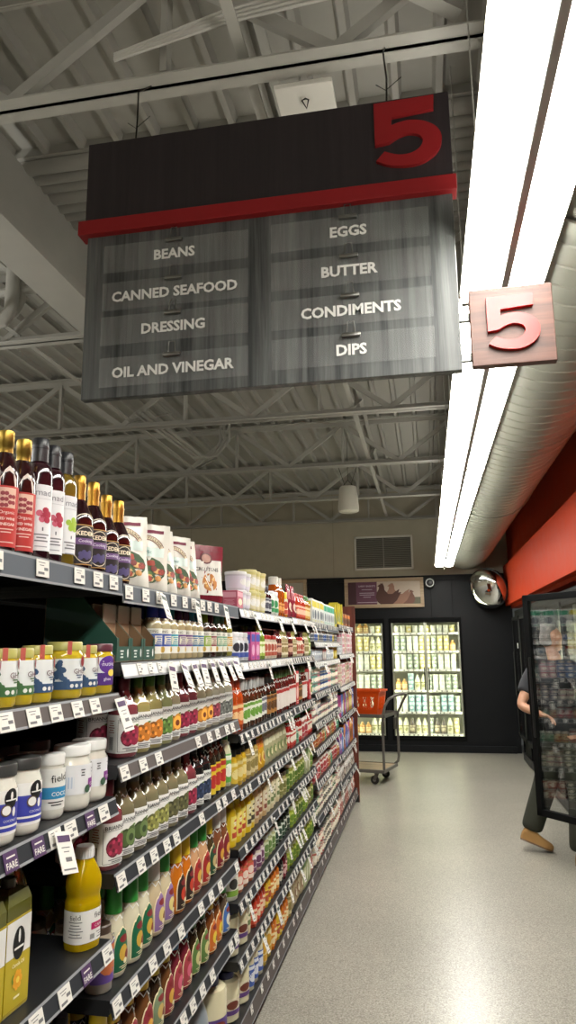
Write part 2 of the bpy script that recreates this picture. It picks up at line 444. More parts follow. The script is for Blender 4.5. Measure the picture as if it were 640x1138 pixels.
nz = DUCTM.node_tree.nodes.new('ShaderNodeTexNoise'); nz.inputs['Scale'].default_value = 9; bp = DUCTM.node_tree.nodes.new('ShaderNodeBump'); bp.inputs['Strength'].default_value = .05
DUCTM.node_tree.links.new(nz.outputs['Fac'], bp.inputs['Height']); DUCTM.node_tree.links.new(bp.outputs['Normal'], bs.inputs['Normal'])
b.add(vs, fs, DUCTM, True); b.build('duct_tube', root)
for yy in (8.0, 10.4, 12.85, 15.3):
    b = MB(); b.lathe([(.407, -.03), (.414, -.028), (.414, .028), (.407, .03)], DUCTM, 40, caps=False)
    o = b.build('joint_band', root, (0, yy, 0)); o.rotation_euler = (PI / 2, 0, 0)
# white flat panel under the nearest joist
root = empty('ceiling_placard', (-.345, 2.32, 3.56), 0, 'blank white square panel hung under the ceiling joist above the aisle sign', 'panel')
b = MB(); b.box(-.105, .105, -.14, .34, 0, .02, P('#e2dfd6'), .004); b.build('panel_board', root)
b = MB(); b.tube([(0, -.08, -.004), (.012, -.085, -.014), (0, -.05, -.02), (-.012, -.085, -.014), (0, -.08, -.004)], .003, WIRE, 6); b.build('clip', root)
# wall vent
root = empty('wall_vent', (-.629, BACK, 2.81), 0, 'white framed louvred return-air grille high on the back wall', 'vent')
b = MB(); w = .47
for a in ((-w, w, 0, .03), (-w, w, .52, .55), (-w, -w + .03, 0, .55), (w - .03, w, 0, .55)): b.box(a[0], a[1], -.025, 0, a[2], a[3], P('#d8d6cc'))
b.build('frame', root)
b = MB(); b.box(-w + .02, w - .02, -.004, -.001, .02, .53, P('#56564f'))
for k in range(17): b.bar((-w + .03, -.012, .05 + k * .028), (w - .03, -.012, .05 + k * .028), .016, .006, P('#8b897f'), (0, .5, 1))
b.box(-.006, .006, -.02, 0, .03, .52, P('#a5a398')); b.build('louvre', root)
# hen poster and the second poster
FRAME = wood('pale_frame_wood', '#a48c6e', '#cbb596', .6, .5, 'x')
def framed(name, x0, x1, z0, z1, label):
    root = empty(name, ((x0 + x1) / 2, BACK, z0), 0, label, 'poster'); w = (x1 - x0) / 2; h = z1 - z0; t = .055
    b = MB()
    for a in ((-w, w, 0, t), (-w, w, h - t, h), (-w, -w + t, t, h - t), (w - t, w, t, h - t)): b.box(a[0], a[1], -.05, 0, a[2], a[3], FRAME, .004)
    b.build('frame', root); return root, w, h, t
ymap = lambda u, v, e: (u, -.022 - e * 2, v)
root, w, h, t = framed('wall_poster', -1.275, -.015, 2.2, 2.67, 'wood-framed poster with purple text panel and brown hens on back wall')
b = MB(); U = w - t
a_rect(b, ymap, -U, U, t, h - t, P('#cdbfae', 'paper'), 0, .2); a_rect(b, ymap, -U, -U + .13, t, h - t, P('#4b2a33', 'paper'), 1, .2); a_rect(b, ymap, -U + .13, -.11, t, h - t, P('#6d4459', 'paper'), 1, .2)
WT = P('#d6c6d2', 'paper')
a_text(b, ymap, 'LARRY BASKETS', -.27, h - .12, WT, w=.27, lay=2, bold=.01)
for k, (v, ww) in enumerate(((.29, .17), (.235, .24), (.205, .24), (.17, .12), (.085, .31))): a_rect(b, ymap, -.27 - ww / 2, -.27 + ww / 2, v, v + .008, WT, 2, .3)
HEN = P('#6b4138', 'paper'); HN2 = P('#8c5d4c', 'paper')
a_rect(b, ymap, .28, U, t, .16, P('#6b6a55', 'paper'), 1, .3)
hen = lambda cx, s, f: [(cx + f * a * s, t + c * s) for a, c in ((-.1, 0), (.1, 0), (.17, .06), (.25, .2), (.2, .19), (.22, .25), (.15, .21), (.1, .17), (.03, .17), (-.03, .24), (-.035, .3), (-.05, .335), (-.06, .36), (-.075, .34), (-.09, .36), (-.1, .335), (-.12, .33), (-.15, .3), (-.125, .295), (-.12, .28), (-.13, .25), (-.16, .2), (-.18, .12), (-.15, .04))]
for cx, s, f, mt in ((.38, .62, -1, P('#7d5748', 'paper')), (.2, .95, 1, P('#a27a66', 'paper')), (.04, .95, 1, P('#54332b', 'paper'))): a_poly(b, ymap, hen(cx, s, f), mt, 2 + int(cx < .3) + int(cx < .1))
b.build('print', root)
root, w, h, t = framed('wall_poster', -3.16, -1.895, 2.2, 2.69, 'pale wood-framed poster partly hidden behind the far top-shelf goods')
b = MB(); a_rect(b, ymap, -w + t, w - t, t, h - t, P('#b9b3a2', 'paper'), 0, .4); a_ell(b, ymap, .2, .15, .2, .1, P('#98917e', 'paper'), 1, 16); b.build('print', root)
# round device and convex mirror
root = empty('round_camera', (.085, BACK - .02, 2.575), 0, 'small round black wall camera with pale ring beside the poster', 'camera')
b = MB(); b.lathe([(0, 0), (.085, 0), (.085, .05), (.06, .065), (0, .065)], P('#17181a'), 24); o = b.build('body', root); o.rotation_euler = (PI / 2, 0, 0)
b = MB(); b.lathe([(.05, .06), (.052, .072), (.066, .072), (.068, .06)], P('#c9ccc9'), 24, caps=False); o = b.build('lens_ring', root); o.rotation_euler = (PI / 2, 0, 0)
root = empty('convex_mirror', (.94, 11.22, 2.44), 0, 'round convex safety mirror with black rim in the far corner', 'mirror')
MIR = bpy.data.materials.new('mirror'); MIR.use_nodes = True; bs = MIR.node_tree.nodes['Principled BSDF']
bs.inputs['Metallic'].default_value = 1; bs.inputs['Roughness'].default_value = .02; bs.inputs['Base Color'].default_value = (.85, .86, .85, 1)
aim = Vector((-.5, -.82, -.32)).to_track_quat('Z', 'Y').to_euler()
b = MB(); b.lathe([(.305 * math.sin(t), .16 * (math.cos(t) - .0)) for t in [PI / 2 * (1 - i / 12) for i in range(13)]], MIR, 48, caps=False); o = b.build('dome', root); o.rotation_euler = aim
b = MB(); b.lathe([(.295, .008), (.311, .01), (.311, -.04), (.2, -.08), (0, -.1)], P('#131416'), 48, caps=False); o = b.build('rim', root); o.rotation_euler = aim
b = MB(); b.tube([(0, 0, 0), (.06, .2, .08), (.1, .34, .08)], .02, P('#131416'), 8); b.build('bracket', root)

# ---------------------------------------------------------------- the aisle sign
SX, SY, SZ = -.45, 2.0, 2.372
root = empty('aisle_sign', (SX, SY, SZ), 0, 'big hanging wooden aisle 5 sign with red bar and white category words', 'sign')
DARKW = wood('dark_sign_wood', '#1c1518', '#2b2326', .5, .55); GREYW = wood('weathered_wood', '#26282a', '#6c6f6e', .55, .4)
SRED = P('#8e1f22', 'paint'); SRED2 = P('#b5140c')
smap = lambda u, v, e: (u, -.016 - e, v)
b = MB(); b.box(-.59, .585, -.015, .015, 0, .6, GREYW, .002); b.build('word_board', root)
b = MB(); b.box(-.598, .59, -.022, .015, .6, .905, DARKW, .002); b.build('header_board', root)
b = MB(); b.box(-.614, .598, -.04, .018, .56, .61, SRED, .002); b.build('red_bar', root)
FIVE = [(190, 112), (465, 108), (462, 182), (270, 195), (268, 238), (300, 228), (350, 222), (410, 235), (460, 265), (485, 300), (492, 340), (480, 385), (450, 420), (400, 447), (350, 455), (290, 450), (240, 437), (193, 412), (233, 368), (290, 392), (345, 394), (390, 372), (408, 335), (390, 305), (345, 290), (300, 300), (255, 325), (190, 332)]
SHARP = {0, 1, 2, 3, 4, 17, 18, 26, 27}
def rounded():
    out = []; n = len(FIVE)
    for i in range(n):
        p0, p1, p2, p3 = (FIVE[(i + k) % n] for k in (-1, 0, 1, 2)); out.append(p1)
        j = (i + 1) % n
        if i in SHARP - {17, 18, 4, 26} or (i in SHARP and j in SHARP): continue
        if i in SHARP: p0 = p1
        if j in SHARP: p3 = p2
        for k in (1, 2, 3):
            t = k / 4; out.append(tuple(.5 * (2 * b + (c - a) * t + (2 * a - 5 * b + 4 * c - d) * t * t + (3 * b - a - 3 * c + d) * t ** 3) for a, b, c, d in zip(p0, p1, p2, p3)))
    return out
FIVE = rounded()
def five(cx, cz, w, y0, y1, mat):
    s = w / 300; pts = [(cx + (x - 341) * s, cz - (y - 281) * s) for x, y in FIVE]
    b = MB(); T = Matrix(((1, 0, 0, 0), (0, 0, 1, 0), (0, 1, 0, 0), (0, 0, 0, 1)))
    b.prism(pts, y0, y1, mat, T); return b
five(.462, .776, .2, -.034, -.022, SRED).build('numeral', root)
WTX = P('#e4e4e0', 'paper'); CLR = film_material('clear_acrylic')
words = [[('BEANS', .47), ('CANNED SEAFOOD', .338), ('DRESSING', .22), ('OIL AND VINEGAR', .08)], [('EGGS', .475), ('BUTTER', .345), ('CONDIMENTS', .216), ('DIPS', .09)]]
for c, cx in ((0, -.287), (1, .27)):
    for k, (t, v) in enumerate(words[c]):
        q = MB(); q.box(cx - .242, cx + .242, -.0185, -.0158, v - .045, v + .052, CLR)
        st = q.build('word_strip', root)
        q = MB(); a_text(q, lambda u, v, e: (u, -.0188 - e, v), t, cx, v, WTX, h=.036, lay=1, bold=.034); q.build('lettering', st)
        q = MB(); q.box(cx - .028, cx + .028, -.03, -.0187, v + .038, v + .05, P('#8d8c88', 'metal'), .002)
        q.tube([(cx - .012, -.026, v + .05), (cx - .009, -.026, v + .085), (cx + .009, -.026, v + .085), (cx + .012, -.026, v + .05)], .002, P('#8d8c88', 'metal'), 6)
        q.build('clip', st)
FLW = wood('flag_wood', '#3a211a', '#6b4234', .5, .45, 'x')
b = MB(); b.box(.612, .84, -.035, -.005, 0, .232, FLW, .002); b.build('flag_board', root)
five(.728, .118, .14, -.05, -.035, SRED2).build('flag_numeral', root)
for z in (.042, .165):
    b = MB(); b.box(.56, .64, -.004, .012, z - .012, z + .012, P('#8f918f', 'metal'), .001); b.build('flag_bracket', root)
for x in (-.44, .4):
    b = MB(); b.tube([(x, 0, .9), (x + .004, 0, 1.0), (x - .004, .02, 1.12), (x, .13, 1.24)], .003, WIRE, 6)
    b.tube([(x - .03, 0, .985), (x, 0, .96), (x + .05, 0, 1.0)], .0015, WIRE, 5); b.build('hanging_wire', root)
# ================================================================ product kinds
def prof_r(prof):
    def f(z):
        for (r0, z0), (r1, z1) in zip(prof, prof[1:]):
            if z0 <= z <= z1 and z1 > z0: return r0 + (r1 - r0) * (z - z0) / (z1 - z0)
        return prof[-1][0]
    return f
def smooth_prof(pts, n=4):
    """Catmull-Rom through (r,z) points"""
    out = []
    for i in range(len(pts) - 1):
        p0 = pts[max(i - 1, 0)]; p1 = pts[i]; p2 = pts[i + 1]; p3 = pts[min(i + 2, len(pts) - 1)]
        for k in range(n):
            t = k / n
            out.append(tuple(.5 * (2 * b + (c - a) * t + (2 * a - 5 * b + 4 * c - d) * t * t + (3 * b - a - 3 * c + d) * t ** 3) for a, b, c, d in zip(p0, p1, p2, p3)))
    out.append(pts[-1]); return out
INK = P('#2b2b30', 'paper'); PAPER = P('#e4e3df', 'paper'); SEALW = P('#e9e9e6', 'film')
def lines(mb, mp, cu, v0, n, w, dv, mat, lay=2, h=.0022):
    for k in range(n):
        ww = w * (.6 + .4 * ((k * 7 + 3) % 5) / 4); a_rect(mb, mp, cu - ww / 2, cu + ww / 2, v0 - k * dv, v0 - k * dv + h, mat, lay, .005)
def barcode(mb, mp, cu, v0, w, h):
    for k in range(9):
        a_rect(mb, mp, cu - w / 2 + k * w / 9, cu - w / 2 + (k + .35 + .3 * (k % 2)) * w / 9, v0, v0 + h, INK, 2, .02)
def neckseal(mb, r, z, mat, amp=.01):
    n = 16; vs = []
    for k in range(n):
        t = 2 * PI * k / n; q = amp * (1 if k % 2 else -1)
        for d in (-.002, .002): vs.append(((r + .0012) * math.cos(t), (r + .0012) * math.sin(t), z + q + d))
    mb.add(vs, [(2 * k, 2 * ((k + 1) % n), 2 * ((k + 1) % n) + 1, 2 * k + 1) for k in range(n)], mat)

def k_brianna(fr, body='#8d8873', cap='#3c3d38', fr2=None, plain=False):
    fm = P(fr, 'paper'); r = .0365; h = .212
    pr = [(r * .9, 0), (r, .006), (r, .118)] + smooth_prof([(r, .12), (r * .93, .135), (r * .62, .152), (.0155, .17), (.0145, .19)], 3)[1:]
    b = MB(); b.lathe(pr, P(body, 'glass'), 20, p=3.2); 
    c = MB(); c.lathe([(.0165, .178), (.0168, .21), (.0155, h), (0, h)], P(cap), 16); neckseal(c, .021, .156, SEALW, .006)
    l = MB(); mp = cyl_map(r, 1, 1, 3.2)
    a_rect(l, mp, -.118, .118, .012, .112, PAPER, 1)
    a_text(l, mp, 'BRIANNAS', 0, .1, INK, w=.062, bold=.01); a_rect(l, mp, -.034, .034, .0155, .0165, INK, 2); a_rect(l, mp, -.034, .034, .092, .0928, INK, 2)
    for s in (-1, 1): a_rect(l, mp, s * .0345 - .0005, s * .0345 + .0005, .0155, .1, INK, 2)
    dk = P('#%02x%02x%02x' % tuple(int(int(fr[i:i + 2], 16) * .68) for i in (1, 3, 5)), 'paper'); lt = P('#%02x%02x%02x' % tuple(min(255, int(int(fr[i:i + 2], 16) * 1.25 + 14)) for i in (1, 3, 5)), 'paper')
    a_ell(l, mp, -.008, .053, .02, .024, dk, 2, 16); a_ell(l, mp, .012, .057, .019, .026, fm, 3, 16); a_ell(l, mp, -.01, .052, .016, .019, fm, 3, 14)
    if fr2: a_ell(l, mp, .008, .055, .0165, .021, lt, 4, 14); a_ell(l, mp, .008, .054, .008, .0095, P(fr2, 'paper'), 5)
    else:
        for q in range(9): a_ell(l, mp, -.018 + .0085 * (q % 5), .042 + .012 * (q // 3) + .004 * (q % 2), .0042, .0052, (lt, dk)[q % 2], 4, 7)
    a_ell(l, mp, .02, .083, .007, .003, P('#5d7a3a', 'paper'), 3, 8)
    lines(l, mp, 0, .024, 2, .05, .005, P('#6d6d70', 'paper'), 5)
    barcode(l, mp, -.056, .02, .016, .034); lines(l, mp, -.056, .095, 6, .024, .006, P('#9a5a50', 'paper'))
    return [('body', b), ('cap', c), ('label', l)]
def k_annie(cap, lab, body='#b3a67f', acc='#e8e6dc', h=.176, r=.031):
    pr = [(r * .9, 0), (r, .006), (r, .098)] + smooth_prof([(r, .1), (r * .92, .112), (r * .6, .128), (.0165, .14), (.016, .15)], 3)[1:]
    b = MB(); b.lathe(pr, P(body, 'glass'), 18)
    c = MB(); c.lathe([(.0195, .124), (.0185, .14), (.0175, h - .003), (.0155, h), (0, h)], P(cap, 'film'), 16); neckseal(c, .0225, .121, SEALW, .005)
    l = MB(); mp = cyl_map(r); lm = P(lab, 'paper')
    a_rect(l, mp, -.09, .09, .018, .094, P(acc, 'paper'), 1); a_rect(l, mp, -.085, .085, .04, .078, lm, 2)
    a_rect(l, mp, -.016, .016, .046, .072, P('#e9e4cf', 'paper'), 3); lines(l, mp, 0, .066, 4, .026, .006, lm, 4, .003)
    lines(l, mp, -.05, .07, 4, .03, .007, P('#d9dcd6', 'paper'), 3)
    for u in (-.05, -.02, .014, .04): a_ell(l, mp, u, .03, .006, .01, P('#c7a24a', 'paper'), 2, 8)
    a_text(l, mp, 'DRESSING', -.03, .085, INK, w=.05)
    return [('body', b), ('cap', c), ('label', l)]
def k_ken(cap, body, lab, pic='#d9a23c', lab2='#e6d9b0', h=.214, w=.043, blank=False):
    pr = smooth_prof([(w * .86, 0), (w * .97, .006), (w, .03), (w * .98, .07), (w * .84, .105), (w * .62, .135), (w * .47, .152), (w * .44, .16)], 3)
    b = MB(); b.lathe(pr, P(body, 'glass'), 20, sx=.82)
    c = MB(); c.lathe([(w * .56, .148), (w * .56, .156), (w * .53, .2), (w * .5, h), (0, h)], P(cap), 18, sx=.95); neckseal(c, w * .6, .14, SEALW, .006) if not blank else 0
    l = MB(); f = prof_r(pr); mp0 = cyl_map(w, .62, 1, 2, f)
    def mp(u, v, e):
        rr = f(v); y = u; q = max(0, 1 - (y / (rr + .0005)) ** 2); return ((rr * math.sqrt(q)) * .82 + e + .0004, y, v)
    def arch(k, z0, z1, W, mat, lay):
        n = 7; rows = []
        for j in range(n + 1):
            v = z0 + (z1 - z0) * j / n; ww = W * min(1, math.sqrt(max(0, 1 - max(0, (v - z0) / (z1 - z0) - .45) ** 2 / .303)))
            rows.append([mp(ww * (i / 8 * 2 - 1), v, EPS * lay) for i in range(9)])
        vs = [p for q in rows for p in q]
        l.add(vs, [(j * 9 + i, j * 9 + i + 1, j * 9 + i + 10, j * 9 + i + 9) for j in range(n) for i in range(8)], mat, True)
    arch(0, .012, .115, w * .82, P(lab2, 'paper'), 1); arch(0, .0145, .112, w * .76, P(lab, 'paper'), 2)
    a_ell(l, mp, 0, .088, .018, .009, P('#7c1f22', 'paper'), 3); a_ell(l, mp, -.004, .055, .017, .02, P(pic, 'paper'), 3); a_ell(l, mp, .01, .046, .012, .014, P('#7a2f1f', 'paper'), 4); a_ell(l, mp, .0, .036, .008, .007, P('#e8dfb8', 'paper'), 5)
    lines(l, mp, 0, .024, 2, .045, .005, P(lab2, 'paper'), 3)
    return [('body', b), ('cap', c), ('label', l)]
def k_squeeze(body, cap, lab, acc, h=.168, w=.036):
    pr = smooth_prof([(w * .9, 0), (w, .006), (w, .06), (w * .93, .085), (w, .11), (w * .9, .135), (w * .5, .152)], 3)
    b = MB(); b.lathe(pr, P(body), 18, sx=.72)
    c = MB(); c.lathe([(w * .52, .15), (w * .5, .168), (w * .3, .173), (w * .16, h), (0, h)], P(cap), 14)
    l = MB(); f = prof_r(pr)
    mp = lambda u, v, e: (math.sqrt(max(0, 1 - (u / (f(v) + .0005)) ** 2)) * f(v) * .72 + e + .0004, u, v)
    a_rect(l, mp, -w * .8, w * .8, .025, .118, P(lab, 'paper'), 1); a_ell(l, mp, 0, .085, w * .62, .02, P(acc, 'paper'), 2); a_rect(l, mp, -w * .7, w * .7, .035, .055, P(acc, 'paper'), 2)
    lines(l, mp, 0, .09, 2, w, .008, PAPER, 3, .004)
    return [('body', b), ('cap', c), ('label', l)]
def k_round(body, cap, lab, acc, r=.032, h=.2, capr=.018, caph=.03, sh=.62, l0=.1, l1=.55, kind='glass', txt=None, seal=True, pic=True, wrap=1.35):
    """round shouldered bottle"""
    zs = h * sh; pr = [(r * .9, 0), (r, .005), (r, zs)] + smooth_prof([(r, zs + .001), (r * .9, zs + .014), (capr * 1.15, h - caph - .012), (capr * .9, h - caph + .006)], 3)[1:]
    b = MB(); b.lathe(pr, P(body, kind), 18)
    c = MB(); c.lathe([(capr, h - caph), (capr, h - .003), (capr * .9, h), (0, h)], P(cap), 16)
    if seal: neckseal(c, capr * 1.35, h - caph - .016, SEALW, .005)
    l = MB(); mp = cyl_map(r); am = P(acc, 'paper'); H = h * (l1 - l0)
    a_rect(l, mp, -r * wrap, r * wrap, h * l0, h * l1, P(lab, 'paper'), 1)
    if pic: a_ell(l, mp, 0, h * l0 + H * .42, r * .75, H * .24, am, 2)
    a_rect(l, mp, -r * (wrap - .12), r * (wrap - .12), h * l0 + H * .78, h * l0 + H * .94, am, 2); lines(l, mp, -r * .95, h * l0 + H * .6, 4, r * .6, .007, am, 2)
    if txt: a_text(l, mp, txt, 0, h * l0 + H * .86, P(lab, 'paper'), w=r * 1.7)
    return [('body', b), ('cap', c), ('label', l)]
def k_jar(body, lid, lab, acc, r=.037, h=.12, lr=.9, lh=.02, l0=.12, l1=.72, kind='glass', txt=None, pic=None):
    pr = [(r * .9, 0), (r, .006), (r, h - lh - .018), (r * .93, h - lh - .008), (r * lr * .95, h - lh), (r * lr * .95, h - lh + .002)]
    b = MB(); b.lathe(pr, P(body, kind), 20)
    c = MB(); c.lathe([(r * lr, h - lh), (r * lr * 1.01, h - .003), (r * lr * .95, h), (0, h)], P(lid), 20)
    l = MB(); mp = cyl_map(r); H = h * (l1 - l0); am = P(acc, 'paper')
    a_rect(l, mp, -r * 1.7, r * 1.7, h * l0, h * l1, P(lab, 'paper'), 1); a_rect(l, mp, -r * 1.66, r * 1.66, h * l0 + H * .02, h * l0 + H * .3, am, 2)
    a_ell(l, mp, -r * .3, h * l0 + H * .6, r * .5, H * .26, P(pic or acc, 'paper'), 3); lines(l, mp, r * .6, h * l0 + H * .8, 4, r * .7, H * .13, am, 2)
    if txt: a_text(l, mp, txt, r * .3, h * l0 + H * .16, P(lab, 'paper'), w=r * 1.3)
    return [('body', b), ('lid', c), ('label', l)]
def k_box(w, d, h, col, acc, pic='#e8dcc0', side=None):
    b = MB(); b.box(-d / 2, d / 2, -w / 2, w / 2, 0, h, P(col, 'paper'), .0015)
    l = MB(); mp = flat_map(d / 2); a_rect(l, mp, -w * .46, w * .46, h * .66, h * .92, P(acc, 'paper'), 1, .1); a_ell(l, mp, 0, h * .36, w * .34, h * .2, P(pic, 'paper'), 1); lines(l, mp, 0, h * .1, 2, w * .7, h * .05, P(acc, 'paper'), 1, h * .02)
    ms = lambda u, v, e: (u, -w / 2 - e, v)
    a_rect(l, ms, -d * .42, d * .42, h * .6, h * .9, P(acc, 'paper'), 1, .1); lines(l, ms, 0, h * .45, 5, d * .7, h * .07, P(acc, 'paper'), 1, h * .025)
    return [('carton', b), ('print', l)]
def k_can(r, h, col, acc, lid='#c9c9c6', pic='#efe8d6'):
    b = MB(); b.lathe([(r * .93, 0), (r, .003), (r, h - .004), (r * .97, h), (0, h - .002)], P(lid, 'metal'), 16)
    l = MB(); mp = cyl_map(r); a_rect(l, mp, -r * 3.1, r * 3.1, .005, h - .006, P(col, 'paper'), 1); a_ell(l, mp, 0, h * .45, r * .7, h * .26, P(pic, 'paper'), 2, 10); a_rect(l, mp, -r * 3.05, r * 3.05, h * .74, h * .88, P(acc, 'paper'), 2); lines(l, mp, -r * 1.4, h * .55, 3, r, h * .14, P(acc, 'paper'), 2, h * .05)
    return [('tin', b), ('label', l)]
def k_tub(r, h, col, lid, acc):
    b = MB(); b.lathe([(r * .84, 0), (r * .86, .003), (r * .98, h - .012)], P(col), 18)
    c = MB(); c.lathe([(r * 1.03, h - .013), (r * 1.03, h - .002), (r * .98, h), (0, h)], P(lid), 18)
    l = MB(); mp = cyl_map(r, 1, 1, 2, lambda v: r * (.86 + .12 * v / (h - .012))); a_rect(l, mp, -r * 2.5, r * 2.5, h * .12, h * .75, P(acc, 'paper'), 1); a_ell(l, mp, 0, h * .45, r * .6, h * .2, PAPER, 2, 10)
    return [('tub', b), ('lid', c), ('label', l)]
def pouch_surf(w, h, t):
    def th(u, v):
        q = v / h; d = t * (1 - .94 * max(0, (q - .12) / .88) ** 1.15) * (.55 + .45 * min(1, q / .12 + .3))
        return d * max(0, 1 - (abs(u) / (w / 2)) ** 3) ** .6 / 2 + .0008
    return th
def k_pouch(w, h, t, col, art, gloss='film'):
    th = pouch_surf(w, h, t); b = MB(); nu, nv = 12, 16
    def pm(u, v, e, s=1):            # pinched sides, slightly rumpled faces
        q = v / h; k = 1 - .05 * math.sin(PI * min(1, q)) ** 2 + .012 * math.sin(9 * q + 1)
        x = s * th(u, v) + .004 * math.sin(23 * u / w * 1.1 + 5 * q) * math.sin(7 * q + 1) * (1 - (2 * u / w) ** 2)
        return (x + e * s, u * k, v)
    for s in (1, -1):
        vs = [pm(-w / 2 + w * i / nu, h * j / nv, 0, s) for j in range(nv + 1) for i in range(nu + 1)]
        f = [(j * (nu + 1) + i, j * (nu + 1) + i + 1, (j + 1) * (nu + 1) + i + 1, (j + 1) * (nu + 1) + i) for j in range(nv) for i in range(nu)]
        b.add(vs, f if s > 0 else [q[::-1] for q in f], P(col, gloss), True)
    l = MB(); art(l, lambda u, v, e: pm(u, v, e + .0008), w, h)
    return [('bag', b), ('print', l)]
def patch(l, mp, u0, u1, v0, v1, mat, lay): 
    a_rect(l, mp, u0, u1, v0, v1, mat, lay, .012)
def crouton_art(l, mp, w, h):
    patch(l, mp, -w * .36, w * .36, h * .86, h * .91, P('#7b2440', 'paper'), 1)
    n = 10
    for k in range(n):                # the arched cream name band
        t0, t1 = PI * (.16 + .68 * k / n), PI * (.16 + .68 * (k + 1) / n)
        pt = lambda t, q: (-w * .44 * q * math.cos(t), h * .5 + h * .33 * q * math.sin(t))
        for q0, q1, c, ly in ((.78, 1.0, '#7d3a34', 1), (.81, .97, '#e3d3b3', 2)):
            l.add([mp(*pt(a, q), EPS * ly) for a, q in ((t0, q0), (t1, q0), (t1, q1), (t0, q1))], [(3, 2, 1, 0)], P(c, 'paper'))
    for k, ch in enumerate('CHATHAM VILLAGE'):
        t = PI * (.2 + .6 * k / 14)
        if ch != ' ': a_text(l, mp, ch, -w * .44 * .89 * math.cos(t), h * .5 + h * .33 * .89 * math.sin(t), P('#4a2a22', 'paper'), h=h * .04, lay=4, rot=(PI / 2 - t) * .7)
    a_rect(l, mp, -w * .4, w * .4, h * .5, h * .64, P('#d7e5df', 'paper'), 1); a_text(l, mp, l.title, 0, h * .57, P('#2f7d78', 'paper'), h=h * .055, lay=3)
    a_ell(l, mp, 0, h * .3, w * .44, h * .2, P('#35502d', 'paper'), 2, 16)
    rnd = random.Random(3)
    for k in range(22):
        a_ell(l, mp, rnd.uniform(-.36, .36) * w, h * rnd.uniform(.15, .44), w * .07, h * .045, P(['#c48a45', '#d9a860', '#9e3a24', '#5d7a35', '#e0c58c', '#7a2a22'][k % 6], 'paper'), 3 + k % 3, 7)
def red_art(l, mp, w, h):
    patch(l, mp, -w * .42, w * .42, h * .14, h * .74, P('#dedad2', 'paper'), 1); a_ell(l, mp, 0, h * .77, w * .16, h * .1, P('#5e1d26', 'paper'), 2); a_ell(l, mp, 0, h * .77, w * .12, h * .075, P('#b98a7a', 'paper'), 3)
    a_text(l, mp, 'CROUTONS', 0, h * .58, INK, w=w * .6, lay=3, bold=.01); a_ell(l, mp, w * .04, h * .36, w * .2, h * .15, P('#b9762f', 'paper'), 2, 16)
    for s in (-1, 1): l.add([mp(w * .04 + s * w * a, h * c, EPS * 4) for a, c in ((0, .27), (.02, .27), (.13, .45), (.1, .45))], [(0, 1, 2, 3)[::s]], P('#efe7d6', 'paper'))
    rnd = random.Random(4)
    for k in range(9): a_ell(l, mp, w * (.04 + rnd.uniform(-.13, .13)), h * rnd.uniform(.28, .44), w * .035, h * .025, P(['#d8a24e', '#8a4a1f', '#e3c387'][k % 3], 'paper'), 3, 6)
    patch(l, mp, -w * .42, w * .42, h * .9, h * .905, P('#5e1d26', 'paper'), 1)
def snack_art(c1, c2, c3):
    def f(l, mp, w, h):
        patch(l, mp, -w * .44, w * .44, h * .55, h * .8, P(c1, 'paper'), 1); a_ell(l, mp, 0, h * .32, w * .36, h * .16, P(c2, 'paper'), 2, 12); a_ell(l, mp, w * .05, h * .3, w * .2, h * .09, P(c3, 'paper'), 3, 10); lines(l, mp, 0, h * .72, 2, w * .6, h * .07, P(c3, 'paper'), 2, h * .025)
    return f
def titled(art, title):
    def f(l, mp, w, h):
        l.title = title; art(l, mp, w, h)
    return f
def k_vinegar_red():
    r = .029; pr = [(r * .9, 0), (r, .005), (r, .16)] + smooth_prof([(r, .161), (r * .9, .175), (.016, .2), (.0125, .215), (.0125, .23)], 3)[1:]
    b = MB(); b.lathe(pr, P('#2a0d10', 'glass'), 20)
    c = MB(); c.lathe([(.0145, .207), (.0145, .222), (.016, .224), (.016, .25), (.0155, .253), (0, .253)], P('#b89a4a', 'metal'), 18)
    l = MB(); mp = cyl_map(r); a_rect(l, mp, -.05, .05, .012, .135, P('#b2251f', 'paper'), 1)
    a_poly(l, mp, [(-.017, .13), (.017, .13), (.017, .15), (.008, .168), (0, .176), (-.008, .168), (-.017, .15)], P('#e6d9d0', 'paper'), 1)
    a_rect(l, mp, -.017, .017, .09, .131, P('#d9b3a0', 'paper'), 2)
    for k in range(10): a_ell(l, mp, -.01 + .007 * (k % 4), .095 + .006 * (k // 2), .0045, .0045, P('#8a2a35', 'paper'), 3, 7)
    a_text(l, mp, 'Organic', 0, .08, P('#f0d9d0', 'paper'), w=.03); a_text(l, mp, 'RED WINE', 0, .068, P('#f0d9d0', 'paper'), w=.034, bold=.02); a_text(l, mp, 'VINEGAR', 0, .057, P('#f0d9d0', 'paper'), w=.034, bold=.02)
    lines(l, mp, 0, .046, 2, .034, .006, P('#e0b8ac', 'paper')); a_ell(l, mp, -.026, .028, .006, .006, P('#f0e6e0', 'paper')); lines(l, mp, 0, .02, 1, .04, .006, P('#e0b8ac', 'paper'))
    return [('body', b), ('cap', c), ('label', l)]
